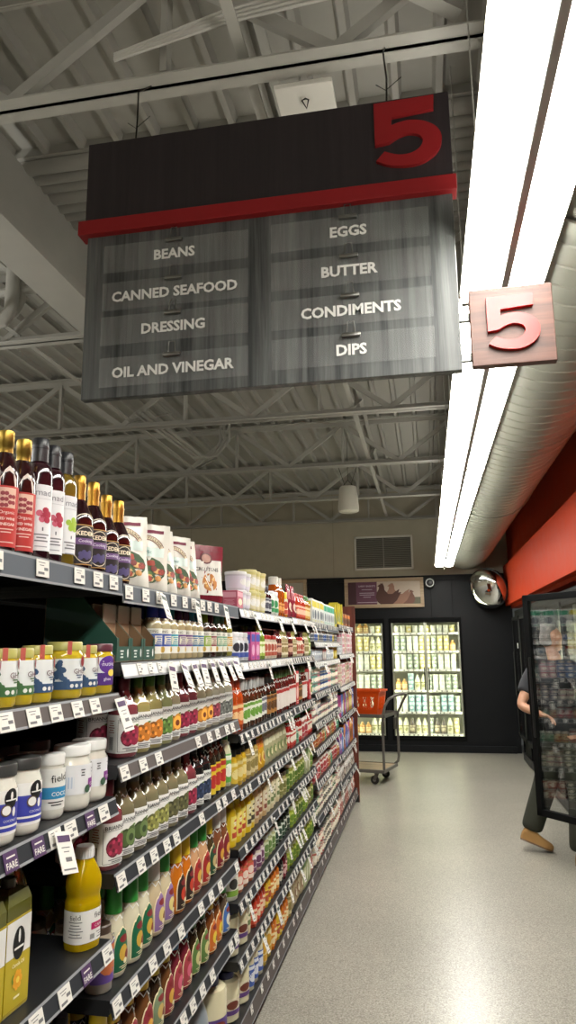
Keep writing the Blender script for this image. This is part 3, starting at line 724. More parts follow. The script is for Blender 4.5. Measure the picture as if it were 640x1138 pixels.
def k_mad(body='#2c0f18', fruit='#a3243f', label_lo=.022):
    r = .0285; pr = [(r * .92, 0), (r, .004), (r, .196)] + smooth_prof([(r, .197), (r * .85, .215), (.014, .228), (.0135, .25)], 3)[1:]
    b = MB(); b.lathe(pr, P(body, 'glass'), 20, p=2.4)
    c = MB(); c.lathe([(.0185, .226), (.0185, .256), (.0195, .257), (.0195, .262), (.0185, .263), (.018, .279), (.0165, .281), (0, .281)], P('#222327'), 20)
    l = MB(); mp = cyl_map(r, 1, 1, 2.4); a_rect(l, mp, -.036, .036, label_lo, .17, P('#e2e2e4', 'paper'), 1)
    a_text(l, mp, 'mad', 0, .152, P('#85858c', 'paper'), h=.014); a_rect(l, mp, -.02, .02, .1375, .1383, P('#a9a9ae', 'paper'), 2)
    fm = P(fruit, 'paper'); fm2 = P('#c25a70' if fruit == '#a3243f' else fruit, 'paper')
    for a, c_ in ((0, 0), (.011, .004), (-.009, .005), (.004, .012), (.008, -.009), (-.003, -.008)): a_ell(l, mp, .002 + a, .1 + c_, .0075, .0075, fm if a >= 0 else fm2, 2 + (a > 0), 9)
    a_rect(l, mp, .0, .003, .066, .074, P('#5d5d66', 'paper'), 2); lines(l, mp, 0, .056, 3, .036, .007, P('#77777d', 'paper'), 2, .003); lines(l, mp, 0, .03, 1, .03, .006, P('#9a9aa0', 'paper'))
    return [('body', b), ('cap', c), ('label', l)]
def k_kedem():
    r = .0365; pr = [(r * .93, 0), (r, .005), (r, .118)] + smooth_prof([(r, .12), (r * .95, .135), (r * .6, .165), (.0135, .185), (.0125, .22)], 3)[1:]
    b = MB(); b.lathe(pr, P('#25090f', 'glass'), 22)
    c = MB(); c.lathe([(.0155, .172), (.0148, .2), (.0165, .216), (.0165, .221), (.015, .222), (.015, .24), (.0135, .242), (0, .242)], P('#b58a3c', 'metal'), 18)
    l = MB(); mp = cyl_map(r); G = P('#b98d4a', 'paper'); K = P('#1b0f12', 'paper')
    a_rect(l, mp, -.044, .044, .012, .112, G, 1); a_rect(l, mp, -.042, .042, .0145, .1095, K, 2)
    for s in (1,):
        n = 20
        for k in range(n):
            t0, t1 = 2 * PI * k / n, 2 * PI * (k + 1) / n
            l.add([mp(.033 * q * math.cos(t), .062 + .046 * q * math.sin(t), EPS * 3) for t, q in ((t0, .95), (t0, 1), (t1, 1), (t1, .95))], [(0, 1, 2, 3)], P('#d8c9b0', 'paper'))
    a_text(l, mp, 'KEDEM', 0, .09, P('#ecdfc2', 'paper'), w=.046, bold=.03, lay=4); a_rect(l, mp, -.036, .036, .062, .078, P('#6b4a7d', 'paper'), 4); a_text(l, mp, 'Cooking', 0, .07, P('#e8dff0', 'paper'), w=.036, lay=5)
    for k in range(8): a_ell(l, mp, -.012 + .008 * (k % 4), .03 + .009 * (k // 4) + .004 * (k % 2), .006, .006, P('#4b4270', 'paper'), 4, 8)
    d = MB()
    vs = []; n = 12
    for k in range(n + 1):             # pale arched neck band
        t = PI * k / n; u = -.03 * math.cos(t); v = .118 + .022 * math.sin(t); rr = prof_r(pr)
        for dv in (-.0015, .0015): x, y = sect(u / r, rr(v + dv) + .0012); vs.append((x, y, v + dv))
    d.add(vs, [(2 * k, 2 * k + 2, 2 * k + 3, 2 * k + 1) for k in range(n)], P('#c9bfae', 'paper'))
    l.merge(d)
    return [('body', b), ('cap', c), ('label', l)]
def k_ghee(lab, r=.036, h=.118, purple=False, sealc='#b5544a'):
    pr = [(r * .9, 0), (r, .007), (r, h - .032), (r * .95, h - .024), (r * .88, h - .02), (r * .88, h - .016)]
    b = MB(); b.lathe(pr, P('#c2a92c', 'glass'), 22)
    c = MB(); c.lathe([(r * .94, h - .019), (r * .95, h - .003), (r * .9, h), (0, h)], P('#5b2f3a' if purple else '#b0ab62'), 22)
    l = MB(); mp = cyl_map(r); lm = P(lab, 'paper')
    a_rect(l, mp, -.066, .066, .02, .088, P('#dcdfdf', 'paper'), 1)
    if purple:
        a_rect(l, mp, -.066, .066, .02, .05, P('#4a2578', 'paper'), 2); a_ell(l, mp, .004, .07, .026, .022, P('#5a2e8c', 'paper'), 2, 16); a_text(l, mp, 'nutiva', .004, .072, P('#e8e2ee', 'paper'), w=.036, lay=4); a_ell(l, mp, .012, .05, .011, .009, P('#e8d35a', 'paper'), 4); a_text(l, mp, 'ghee', 0, .034, P('#e8e2ee', 'paper'), w=.02, lay=4)
    else:
        a_rect(l, mp, -.066, .066, .02, .038, lm, 2)
        rnd = random.Random(2)
        for k in range(26):
            t = k / 26; a_ell(l, mp, -.028 + .02 * rnd.uniform(-1, 1) * (1 - t), .036 + .046 * t, .0065, .006, lm, 2 + k % 2, 7)
        a_text(l, mp, 'GHEE', .022, .06, P('#5d3a44', 'paper'), h=.011, lay=4); lines(l, mp, .02, .05, 2, .022, .005, lm, 3)
        for u in (.0, .012, .03): a_ell(l, mp, u, .028, .0045, .0045, PAPER, 3, 9)
    a_ell(l, mp, .03, .082, .008, .012, P('#8f2f33', 'paper'), 5)
    s = MB(); mq = lambda u, v, e: cyl_map(r * .96)(u, v, e)
    if not purple: a_rect(s, mq, -.012, -.002, h - .045, h + .001, P(sealc, 'paper'), 1)
    out = [('body', b), ('lid', c), ('label', l)]
    return out + ([('paper_seal', s)] if not purple else [])
def k_coco(style, r=.04, h=.146):
    pr = [(r * .82, 0), (r * .96, .006), (r, .018), (r, h - .05), (r * .96, h - .04), (r * .86, h - .03), (r * .86, h - .018)]
    b = MB(); b.lathe(pr, P('#dbd8cd', 'glass'), 24)
    c = MB(); lid = {'blue': '#3b3b3a', 'teal': '#dcdcd8', 'white': '#e3e3e0'}[style]
    c.lathe([(r * .93, h - .022), (r * .94, h - .003), (r * .9, h), (0, h)], P(lid), 24)
    l = MB(); mp = cyl_map(r)
    if style == 'blue':
        a_rect(l, mp, -.09, .09, .02, .1, PAPER, 1); a_rect(l, mp, -.09, .09, .026, .076, P('#3a40a0', 'paper'), 2); a_rect(l, mp, -.09, .09, .033, .037, PAPER, 3)
        a_ell(l, mp, .012, .085, .015, .018, P('#141416', 'paper'), 3, 16); a_ell(l, mp, .012, .089, .003, .008, PAPER, 4, 8); a_rect(l, mp, .0, .024, .0805, .083, PAPER, 4); a_ell(l, mp, .002, .064, .011, .011, P('#5a4636', 'paper'), 4); a_ell(l, mp, .002, .064, .0085, .0085, PAPER, 5); a_ell(l, mp, .018, .06, .004, .009, PAPER, 5, 8)
        a_text(l, mp, 'COCONUT', .012, .045, PAPER, w=.03, lay=4)
    elif style == 'teal':
        a_rect(l, mp, -.09, .09, .02, .105, P('#dfdfd9', 'paper'), 1); a_rect(l, mp, -.09, .09, .042, .066, P('#2f86b5', 'paper'), 2); a_text(l, mp, 'COCO', .006, .052, PAPER, w=.036, bold=.02); a_text(l, mp, 'field', .004, .085, INK, w=.036, rot=.12); lines(l, mp, 0, .034, 2, .04, .006, INK)
    else:
        a_rect(l, mp, -.09, .09, .036, .1, P('#dcdde0', 'paper'), 1); a_rect(l, mp, .016, .05, .046, .068, P('#7a2b83', 'paper'), 3); a_ell(l, mp, .014, .046, .009, .009, P('#3d5a44', 'paper'), 4); a_text(l, mp, 'COCO', .034, .056, PAPER, w=.026, lay=5); barcode(l, mp, -.045, .042, .016, .018); a_rect(l, mp, -.075, -.02, .05, .075, P('#b9c3d3', 'paper'), 1); lines(l, mp, .0, .088, 3, .012, .006, INK, 3); lines(l, mp, .036, .088, 2, .018, .008, P('#7d7f88', 'paper'), 3)
    return [('body', b), ('lid', c), ('label', l)]
def k_oil():
    r = .044; h = .243
    pr = smooth_prof([(r * .88, 0), (r, .01), (r, .1), (r * .97, .112), (r * .93, .125), (r * 1.0, .14), (r * 1.0, .16), (r * .9, .175), (r * .7, .195), (.021, .212), (.019, .22)], 3)
    b = MB(); b.lathe(pr, P('#f5cc10', 'clear'), 28, sx=.9, sy=1.0, p=2.6)
    c = MB(); c.lathe([(.0235, .214), (.0235, .238), (.022, h), (0, h)], P('#e6e6e3'), 20)
    for k in range(20): t = 2 * PI * k / 20; c.bar((.0238 * math.cos(t), .0238 * math.sin(t), .216), (.0238 * math.cos(t), .0238 * math.sin(t), .236), .0015, .0015, P('#d6d6d2'))
    l = MB(); mp = cyl_map(r, .9, 1, 2.6); a_rect(l, mp, -.095, .095, .018, .094, PAPER, 1)
    a_text(l, mp, 'field', .02, .08, INK, w=.032, rot=.1); a_text(l, mp, 'field', -.045, .08, INK, w=.028, rot=.1); a_rect(l, mp, -.004, .055, .046, .062, P('#b01f5c', 'paper'), 2); a_text(l, mp, 'CANOLA', .026, .054, PAPER, w=.04); lines(l, mp, -.045, .068, 6, .04, .007, P('#777', 'paper') if False else P('#77777a', 'paper')); barcode(l, mp, .0, .024, .014, .012); lines(l, mp, .03, .036, 3, .04, .006, P('#77777a', 'paper'))
    return [('body', b), ('cap', c), ('label', l)]
def k_canola():
    w, d, h = .083, .06, .23; b = MB(); Y = P('#b29d1c', 'glass'); O = P('#5b5a22', 'glass')
    pr = [(.5, 0), (.5, .165)]; 
    def ring(s, z): return [(sx * d * s / 2, sy * w * s / 2, z) for sx, sy in ((1, -1), (1, 1), (-1, 1), (-1, -1))]
    def shell(levels, mat, top):
        vs = [p for s, z in levels for p in ring(s, z)]; n = len(levels)
        fs = [(4 * i + k, 4 * i + (k + 1) % 4, 4 * i + 4 + (k + 1) % 4, 4 * i + 4 + k) for i in range(n - 1) for k in range(4)] + [(3, 2, 1, 0)]
        if top: fs.append(tuple(range(4 * n - 4, 4 * n)))
        b.add(vs, fs, mat)
    shell([(.96, 0), (1, .004), (1, .17)], Y, True); shell([(.99, .1705), (.97, .195), (.8, .215), (.4, .222)], O, True)
    c = MB(); c.lathe([(.014, .22), (.014, .238), (.012, .24), (0, .24)], P('#3c3c30'), 16)
    l = MB(); mp = flat_map(d / 2); ms = lambda u, v, e: (u, -w / 2 - e, v)
    for m_, W in ((mp, w), (ms, d)):
        a_rect(l, m_, -W * .49, W * .49, .1, .166, PAPER, 1); a_rect(l, m_, -W * .49, W * .49, .008, .0995, P('#b5a125', 'paper'), 1)
        a_ell(l, m_, 0, .122, min(.02, W * .33), .03, P('#141416', 'paper'), 2, 18); a_ell(l, m_, 0, .135, .004, .013, PAPER, 3, 8); a_rect(l, m_, -.016, .016, .112, .116, PAPER, 3)
        a_text(l, m_, 'Canola Oil', 0, .085, P('#efe6b8', 'paper'), w=.04, bold=.02, lay=3)
        for k in range(7): t = 2 * PI * k / 7; a_ell(l, m_, .01 * math.cos(t), .056 + .012 * math.sin(t), .006, .007, P('#e9a52a', 'paper'), 3, 8)
        a_ell(l, m_, 0, .056, .006, .006, P('#f2cf4a', 'paper'), 4, 8); a_ell(l, m_, -.014, .06, .005, .009, P('#6d8a2d', 'paper'), 2, 8); lines(l, m_, 0, .024, 1, .022, .006, P('#efe6b8', 'paper'), 2, .004)
    return [('body', b), ('cap', c), ('label', l)]
def k_tray():
    """open display carton with a slanted cut-away side, packets inside"""
    w, d, h = .088, .21, .17; G = P('#1f4a3d', 'paper'); B_ = P('#7a6146', 'paper'); b = MB()
    for y in (-w / 2, w / 2 - .002):
        poly = [(d / 2, 0), (d / 2, .062), (d / 2 - .1, h), (-d / 2, h), (-d / 2, 0)]
        T = Matrix(((1, 0, 0, 0), (0, 0, 1, y), (0, 1, 0, 0), (0, 0, 0, 1)))
        b.prism(poly, 0, .0012, G if y < 0 else B_, T); b.prism(poly, .0012, .002, B_ if y < 0 else G, T)
    b.box(d / 2 - .002, d / 2, -w / 2, w / 2, 0, .04, G); b.box(-d / 2, -d / 2 + .002, -w / 2, w / 2, 0, h, B_); b.box(-d / 2, d / 2, -w / 2, w / 2, 0, .002, B_)
    for s in (-1, 1): b.box(d / 2 - .002, d / 2, s * w / 2 - (.012 if s > 0 else 0), s * w / 2 + (.012 if s < 0 else 0), .04, .062, G)
    l = MB(); mp = flat_map(d / 2); lines(l, mp, -.012, .026, 3, .024, .008, P('#d8ded8', 'paper'), 1, .004); a_ell(l, mp, .026, .022, .005, .012, P('#d8ded8', 'paper'), 1, 8)
    return [('carton', b), ('print', l)]
def k_packet():
    b = MB(); b.box(-.0025, .0025, -.038, .038, 0, .15, P('#b7aa98', 'film'), .001); b.box(-.003, .003, -.034, .034, .03, .1, P('#8b6a4c', 'paper'))
    return [('packet', b)]
def k_jug():
    b = MB(); b.lathe(smooth_prof([(.07, 0), (.082, .01), (.085, .09), (.078, .17), (.05, .235), (.03, .25)], 4), P('#7d858c'), 24, sx=.8); c = MB(); c.lathe([(.032, .245), (.032, .268), (.03, .27), (0, .27)], P('#5c6268'), 18)
    return [('body', b), ('cap', c)]
def k_tent():
    b = MB(); T = Matrix(((0, 0, 1, 0), (1, 0, 0, 0), (0, 1, 0, 0), (0, 0, 0, 1)))
    b.prism([(-.075, 0), (.075, 0), (.012, .2), (-.02, .2)], -.04, .04, P('#c7b52c', 'paper'), T); l = MB(); a_poly(l, flat_map(.04), [(-.05, .02), (.0, .02), (-.01, .13), (-.03, .14)], P('#3f7d4a', 'paper'), 1); a_poly(l, flat_map(.04), [(.01, .03), (.05, .03), (.02, .11)], P('#2b5f8a', 'paper'), 1)
    return [('carton', b), ('print', l)]
# kind: (builder, object name, look in words, category)
KD = {
 'vr': (k_vinegar_red, 'vinegar_bottle', 'gold-capped red wine vinegar bottle', 'bottle'),
 'mad': (k_mad, 'vinegar_bottle', 'tall white-labelled vinegar bottle', 'bottle'),
 'mado': (lambda: k_mad('#6e5a1e', '#9db83a', .03), 'vinegar_bottle', 'olive vinegar bottle with white label and green fruit', 'bottle'),
 'ked': (k_kedem, 'cooking_wine_bottle', 'dark gold-necked cooking wine bottle', 'bottle'),
 'crc': (lambda: k_pouch(.165, .225, .06, '#dcd9cf', titled(crouton_art, 'Caesar')), 'crouton_bag', 'cream croutons bag with salad picture', 'bag'),
 'crg': (lambda: k_pouch(.165, .225, .06, '#dcd9cf', titled(crouton_art, 'Garlic')), 'crouton_bag', 'cream croutons bag with salad picture', 'bag'),
 'redbag': (lambda: k_pouch(.19, .24, .08, '#7f2433', red_art), 'crouton_bag', 'dark red and white croutons pouch', 'bag'),
 'gg': (lambda: k_ghee('#3f6a3c', .03, .112), 'ghee_jar', 'yellow ghee jar with green leaf label', 'jar'),
 'gb': (lambda: k_ghee('#2c4a6e', .034, .118), 'ghee_jar', 'small yellow ghee jar with blue label', 'jar'),
 'gB': (lambda: k_ghee('#2c4a6e', .042, .126), 'ghee_jar', 'large yellow ghee jar with blue tree label', 'jar'),
 'gp': (lambda: k_ghee('#4a2578', .035, .122, True), 'ghee_jar', 'yellow ghee jar with purple label', 'jar'),
 'cb': (lambda: k_coco('blue'), 'coconut_oil_jar', 'coconut oil jar with blue label', 'jar'),
 'ct': (lambda: k_coco('teal', .03, .134), 'coconut_oil_jar', 'coconut oil jar with sky-blue label', 'jar'),
 'cw': (lambda: k_coco('white', .045, .142), 'coconut_oil_jar', 'white-lidded coconut oil jar with purple mark', 'jar'),
 'oil': (k_oil, 'oil_bottle', 'tall clear yellow cooking oil bottle', 'bottle'), 'can': (k_canola, 'canola_oil_bottle', 'square-sided canola oil bottle with black oval', 'bottle'),
 'oilb': (lambda: k_round('#5c5420', '#c9c9c2', '#cfccc0', '#7d7a68', .045, .24, .02, .03, .62, .12, .5), 'oil_bottle', 'dark olive oil bottle with white cap', 'bottle'),
 'tray': (k_tray, 'display_carton', 'dark green open display carton', 'box'), 'packet': (k_packet, 'seasoning_packet', 'flat tan seasoning packet', 'packet'),
 'jug': (k_jug, 'plastic_jug', 'plain grey plastic jug', 'jug'),
 'tent': (k_tent, 'tent_carton', 'yellow tent-shaped carton', 'box'),
}
def K(key, name, look, cat, fn, *a, **k): KD[key] = ((lambda: fn(*a, **k)), name, look, cat)
for key, c1, look, extra in (('b_or', '#c2762c', 'carrot', {}), ('b_gr', '#5d7d3a', 'green pear', {}), ('b_pe', '#cf8a36', 'peach', {'fr2': '#7a3a1f'}), ('b_re', '#8c2740', 'beet', {}), ('b_pk', '#8a3a4a', 'plum', {}),
        ('b_gy', '#6b6f6a', 'grey onion', {}), ('b_av', '#4f6b2c', 'avocado', {'fr2': '#b9b36a'}), ('b_ar', '#4d5f35', 'artichoke', {'fr2': '#39492a'}), ('b_pa', '#8a8a4a', 'pear', {}), ('b_bl', '#2e3a55', 'blueberry', {}), ('b_ga', '#5b5a3a', 'herb', {})):
    K(key, 'dressing_bottle', 'white-labelled %s dressing bottle' % look, 'bottle', k_brianna, c1, body={'b_or': '#9b8f5a', 'b_gr': '#8d8f62', 'b_re': '#7a3a40', 'b_pe': '#a09478', 'b_bl': '#1f1c1c', 'b_ar': '#746c52', 'b_pa': '#7b7357', 'b_ga': '#7b7357', 'b_pk': '#a59f8c', 'b_gy': '#a5a08c', 'b_av': '#a3a263'}[key], cap={'b_or': '#4f7a35', 'b_gr': '#4d6b3a', 'b_re': '#6b2a35', 'b_av': '#7d8a4a', 'b_bl': '#1c1c1e'}.get(key, '#5d5b52'), **extra)
for key, cap, lab, body, look in (('a_bl', '#2c3f9a', '#3f5aa8', '#b5aa86', 'blue'), ('a_te', '#1f6a70', '#2f9ab0', '#b3a67f', 'teal'), ('a_pu', '#3c2440', '#6a3f80', '#b9a77c', 'purple'), ('a_lb', '#256a80', '#2f6f9c', '#b3a67f', 'sea-blue'), ('a_gn', '#6f8a2c', '#8fae3a', '#3a3226', 'lime'),
        ('a_ma', '#4a2028', '#8f3a4a', '#3c1f1c', 'maroon'), ('a_sg', '#4a7d6a', '#7aa88c', '#3a3a26', 'sage'), ('a_ye', '#d09a24', '#d9a23a', '#8f8a3c', 'amber')):
    K(key, 'dressing_bottle', '%s-capped small dressing bottle' % look, 'bottle', k_annie, cap, lab, body)
for key, cap, body, lab, pic, look in (('k_g', '#2f8a35', '#cfc8ae', '#14603f', '#c9a23c', 'green-capped creamy dressing bottle'), ('k_w', '#cfcfca', '#c2b090', '#8a6a9a', '#d8c27a', 'white-capped pale dressing bottle'), ('k_gp', '#2f8a35', '#c9bc9c', '#8a6a9a', '#e0cf80', 'green-capped lilac-labelled dressing bottle'),
        ('k_yo', '#d9b822', '#bf6a1c', '#2a1c14', '#c23a24', 'yellow-capped orange dressing bottle'), ('k_gt', '#2f8a35', '#c79a72', '#a52c28', '#d9b04a', 'green-capped peach dressing bottle'), ('k_gd', '#c9b52c', '#4a3a22', '#1d4a2f', '#c9b07a', 'yellow-capped green-labelled dressing bottle'), ('k_wr', '#d3d3ce', '#7a4a30', '#7d1f2a', '#d9a23c', 'white-capped brown dressing bottle'),
        ('k_yb', '#d2b31f', '#6b4426', '#8a2a35', '#d0a040', 'yellow-capped brown dressing bottle'), ('k_yd', '#d2b31f', '#3a2a1c', '#7a8a6a', '#c9a860', 'yellow-capped near-black dressing bottle'), ('k_bl', '#2a6aa0', '#7a2a35', '#a03a44', '#d0607a', 'blue-capped red dressing bottle'), ('k_gg', '#2c6a35', '#3c2c18', '#5a7a3c', '#d0c88a', 'dark green-capped herb dressing bottle'),
        ('k_yf', '#d2b31f', '#7a4420', '#c76a24', '#e0c23c', 'yellow-capped orange-labelled dressing bottle'), ('k_gb', '#2f8a35', '#5a4a3c', '#3f6aae', '#dcdccf', 'green-capped blue-labelled dressing bottle'), ('k_ol', '#3d6b30', '#4a3a20', '#2c4a2a', '#b0a060', 'green-capped oil dressing bottle')):
    K(key, 'dressing_bottle', look, 'bottle', k_ken, cap, body, lab, pic)
K('yl', 'dressing_bottle', 'yellow-labelled dark dressing bottle', 'bottle', k_round, '#2a1f16', '#1f1d1a', '#d3b62a', '#b5312a', .034, .21, .017, .028, .62, .06, .56)
K('gw', 'dressing_bottle', 'green and white dressing bottle', 'bottle', k_round, '#c9c9a8', '#2f6a3a', '#5fa04a', '#e6e8d8', .033, .21, .018, .03, .62, .08, .6)
K('dips', 'dip_bottle', 'purple-labelled creamy dip bottle', 'bottle', k_round, '#9a8f80', '#4a3a30', '#5a3f8a', '#c26a3c', .036, .15, .028, .02, .7, .15, .75)
K('dkb', 'dressing_bottle', 'black sauce bottle with white label', 'bottle', k_round, '#17130f', '#141412', '#d8d8d4', '#55555a', .033, .2)
K('hot', 'hot_sauce_bottle', 'orange hot sauce bottle', 'bottle', k_round, '#b5481a', '#8f3216', '#c25a22', '#e6c08a', .034, .235, .018, .05, .6, .12, .5)
K('slv', 'sauce_bottle', 'green-labelled brown sauce bottle', 'bottle', k_round, '#4a2a18', '#a9aaa8', '#dfe3d3', '#6a9a3c', .031, .215, .017, .05, .55, .12, .52)
K('wlb', 'sauce_bottle', 'white-labelled dark sauce bottle', 'bottle', k_round, '#3a241c', '#9a9a98', '#dcdcd8', '#6a6a78', .031, .205, .017, .04, .55, .14, .56)
K('krf', 'sauce_bottle', 'kraft-labelled dark sauce bottle', 'bottle', k_round, '#2a1c14', '#1c1a18', '#a8763c', '#5a3a1c', .034, .22, .017, .05, .55, .1, .52)
K('rdw', 'sauce_bottle', 'white-labelled dark red sauce bottle', 'bottle', k_round, '#5c1a18', '#3f5a2c', '#dcd3cc', '#a8302c', .03, .225, .016, .04, .58, .1, .58, pic=False, wrap=1.05)
K('redp', 'sauce_carton', 'bright red and white sauce carton', 'box', k_box, .09, .06, .2, '#b3282c', '#e6e0da', '#e0b0a8')
K('mus', 'mustard_jar', 'tall black-capped yellow mustard bottle', 'jar', k_round, '#c9a52a', '#1e1d1a', '#d3b13a', '#e6d690', .033, .15, .026, .025, .7, .12, .7, seal=False)
K('tan', 'mustard_jar', 'black-capped tan mustard bottle', 'jar', k_round, '#a88f4a', '#1e1d1a', '#c9b98a', '#8a7a44', .033, .155, .026, .025, .7, .12, .7, seal=False)
K('gpo', 'relish_pouch', 'grey-green relish pouch', 'bag', k_pouch, .085, .17, .045, '#a9a582', snack_art('#c9c6a6', '#6a7a44', '#d8d0a0'))
K('ypo', 'relish_pouch', 'orange-topped yellow pouch', 'bag', k_pouch, .08, .175, .045, '#c79a2c', snack_art('#d2741f', '#e0c060', '#a8501c'))
K('rsl', 'hot_sauce_bottle', 'slim red hot sauce bottle', 'bottle', k_round, '#9a1f1a', '#3c7a3a', '#b5352a', '#e6e0d0', .022, .175, .012, .03, .6, .1, .55)
K('pkl', 'pickle_jar', 'green pickle jar', 'jar', k_jar, '#8a8f3a', '#d8d6c4', '#c7c98a', '#5d7a2c', .037, .13, lh=.018)
K('rel', 'relish_jar', 'brown-lidded pale relish jar', 'jar', k_jar, '#a8a06a', '#4a3f30', '#cfc79a', '#7a7a44', .036, .125)
K('yms', 'squeeze_bottle', 'yellow mustard squeeze bottle', 'bottle', k_squeeze, '#d8b81f', '#d2ac1c', '#e3d36a', '#b5432a')
K('yms2', 'squeeze_bottle', 'black-labelled yellow mustard bottle', 'bottle', k_squeeze, '#d8b81f', '#d2ac1c', '#d8cf9a', '#3a3026')
K('bms', 'squeeze_bottle', 'tan mustard squeeze bottle', 'bottle', k_squeeze, '#c0a070', '#a88a4a', '#d8cbb0', '#8a4a3a')
K('cms', 'squeeze_bottle', 'cream sauce squeeze bottle', 'bottle', k_squeeze, '#cfc29a', '#4a4a3a', '#d9d2b4', '#6a7a4a')
K('grl', 'relish_jar', 'green relish jar', 'jar', k_jar, '#7a8a3c', '#3a4a2a', '#a9b56a', '#4a6a2a', .036, .12)
K('rlj', 'spread_jar', 'red-labelled spread jar', 'jar', k_jar, '#b56a4a', '#c23a30', '#cf5a48', '#e6d3c4', .036, .105)
K('plj', 'spread_jar', 'purple-labelled spread jar', 'jar', k_jar, '#cfc4b4', '#6a3f5a', '#d8cfd4', '#6a3a5c', .036, .105)
K('glj', 'spread_jar', 'pale green herb jar', 'jar', k_jar, '#b5b98a', '#b9c0b0', '#cfd6b4', '#6a8a4a', .036, .11)
K('dkj', 'spread_jar', 'white-labelled dark green jar', 'jar', k_jar, '#2a3a2a', '#1f2a22', '#d3d8cf', '#23402f', .036, .11)
K('lmj', 'pickle_jar', 'lime green jar', 'jar', k_jar, '#9aa83a', '#c3c9a0', '#b9c45a', '#6a8a2a', .037, .115)
K('wgj', 'spread_jar', 'black-and-green-labelled white jar', 'jar', k_jar, '#d6d3c3', '#d8d8d2', '#dcdcd0', '#7aa03a', .042, .13, pic='#33332f')
K('may', 'mayonnaise_jar', 'big navy-lidded mayonnaise jar', 'jar', k_jar, '#d3cba8', '#23264f', '#d8cfb4', '#5a3a7a', .058, .175, .62, .025, .16, .5, pic='#6a2f1f')
K('mayb', 'mayonnaise_jar', 'huge navy-lidded mayonnaise jar', 'jar', k_jar, '#d6cdab', '#1f2350', '#5a3f86', '#4a2f76', .072, .235, .55, .03, .18, .46, pic='#7a2f22')
K('mab', 'mayonnaise_jar', 'blue-labelled mayonnaise bottle', 'jar', k_round, '#d8d2b4', '#2a3a8a', '#3f5fae', '#e0e4ee', .036, .185, .022, .025, .62, .1, .55, seal=False)
K('myl', 'sauce_jar', 'black-lidded yellow sauce jar', 'jar', k_jar, '#d0b04a', '#1f1d1a', '#dccf9a', '#c99a2a', .045, .165, .8, .025)
K('rsm', 'sauce_bottle', 'small red sauce bottle', 'bottle', k_round, '#a8321f', '#8a2a1c', '#c94a30', '#e6c9a8', .027, .145, .016, .02, seal=False)
K('osm', 'sauce_bottle', 'small orange sauce bottle', 'bottle', k_round, '#c46a1f', '#d9d3c4', '#d9892a', '#f0dca8', .027, .145, .016, .02, seal=False)
K('ysm', 'sauce_bottle', 'small yellow sauce bottle', 'bottle', k_round, '#cfa52a', '#d9d3c4', '#dcc04a', '#a84a2a', .027, .145, .016, .02, seal=False)
K('dsm', 'sauce_bottle', 'small black sauce bottle', 'bottle', k_round, '#1c1614', '#d9d9d6', '#2a2624', '#d0c8b8', .027, .145, .016, .02, seal=False)
K('msm', 'sauce_bottle', 'small maroon sauce bottle', 'bottle', k_round, '#5c1420', '#d9d9d6', '#7a1f2c', '#d8b0b0', .027, .145, .016, .02, seal=False)
K('wbj', 'spread_jar', 'blue-labelled white jar', 'jar', k_jar, '#d6d8da', '#d8dadc', '#dfe3e8', '#3a4f9a', .042, .125, pic='#2a2a34')
K('pbx', 'snack_box', 'purple and pink box', 'box', k_box, .085, .06, .13, '#c04a8a', '#3f4aa8', '#e0a8c8')
K('grb', 'sauce_bottle', 'green sauce bottle', 'bottle', k_round, '#6a8a2c', '#5a7a2a', '#9ab54a', '#e0e6c0', .03, .165, .016, .02, seal=False)
K('wrj', 'sauce_jar', 'red-lidded pale sauce jar', 'jar', k_jar, '#d6cdb8', '#a82a24', '#e0d8c8', '#a8503c', .036, .12)
K('mrb', 'sauce_bottle', 'maroon sauce bottle', 'bottle', k_round, '#5a2420', '#4a1c1c', '#6a2c28', '#c9a08a', .028, .15, .016, .02, seal=False)
K('plb', 'sauce_bottle', 'pale sauce bottle', 'bottle', k_round, '#b5ac84', '#8a8a4a', '#d3ccb0', '#8a7a4a', .03, .155, .018, .025, seal=False)
K('tubw', 'oat_tub', 'grey-violet sided tub', 'tub', k_tub, .05, .085, '#c9c4cc', '#e0e0e0', '#d6d0dc')
K('pkb', 'small_box', 'small pink box', 'box', k_box, .11, .07, .075, '#b5566a', '#d99aa8')
K('yst', 'cracker_tub', 'tall pale yellow tub', 'tub', k_tub, .045, .1, '#c9bf7a', '#d3cc94', '#d6ceaa')
K('blk', 'sauce_bottle', 'dark bottle with pale label', 'bottle', k_round, '#1f1a26', '#2a2430', '#c9c9cc', '#4a4a5a', .034, .15)
K('gwj', 'sauce_jar', 'white and green jar', 'jar', k_jar, '#d3d8d0', '#d9d9d9', '#dce0d8', '#2f8a4f', .04, .13)
K('amb', 'honey_bottle', 'white-capped amber honey bottle', 'bottle', k_round, '#9c4a14', '#d9d6cc', '#a8541a', '#d99a4a', .045, .225, .028, .045, .62, .1, .35, seal=False)
K('hny', 'honey_jar', 'yellow-lidded honey jar', 'jar', k_jar, '#b56a24', '#d9b322', '#dcd3b8', '#b5402a', .04, .15, lh=.04)
K('grt', 'sauce_bottle', 'green-capped amber bottle', 'bottle', k_round, '#b5702a', '#3f7a3a', '#c99a44', '#e0cfa0', .036, .17, .022, .03, seal=False)
K('rdt', 'sauce_bottle', 'tall red squeeze bottle', 'bottle', k_round, '#b0341f', '#a82a22', '#c4452c', '#e0c0a8', .036, .165, .024, .02, seal=False)
K('rpo', 'snack_pouch', 'dark red round-topped pouch', 'bag', k_pouch, .13, .2, .05, '#8a2a3a', snack_art('#a8404c', '#d8c0a8', '#6a1f2a'))
K('ybx', 'tea_box', 'white tea box with yellow top', 'box', k_box, .12, .1, .17, '#d3d6d3', '#cfc22c', '#55606a')
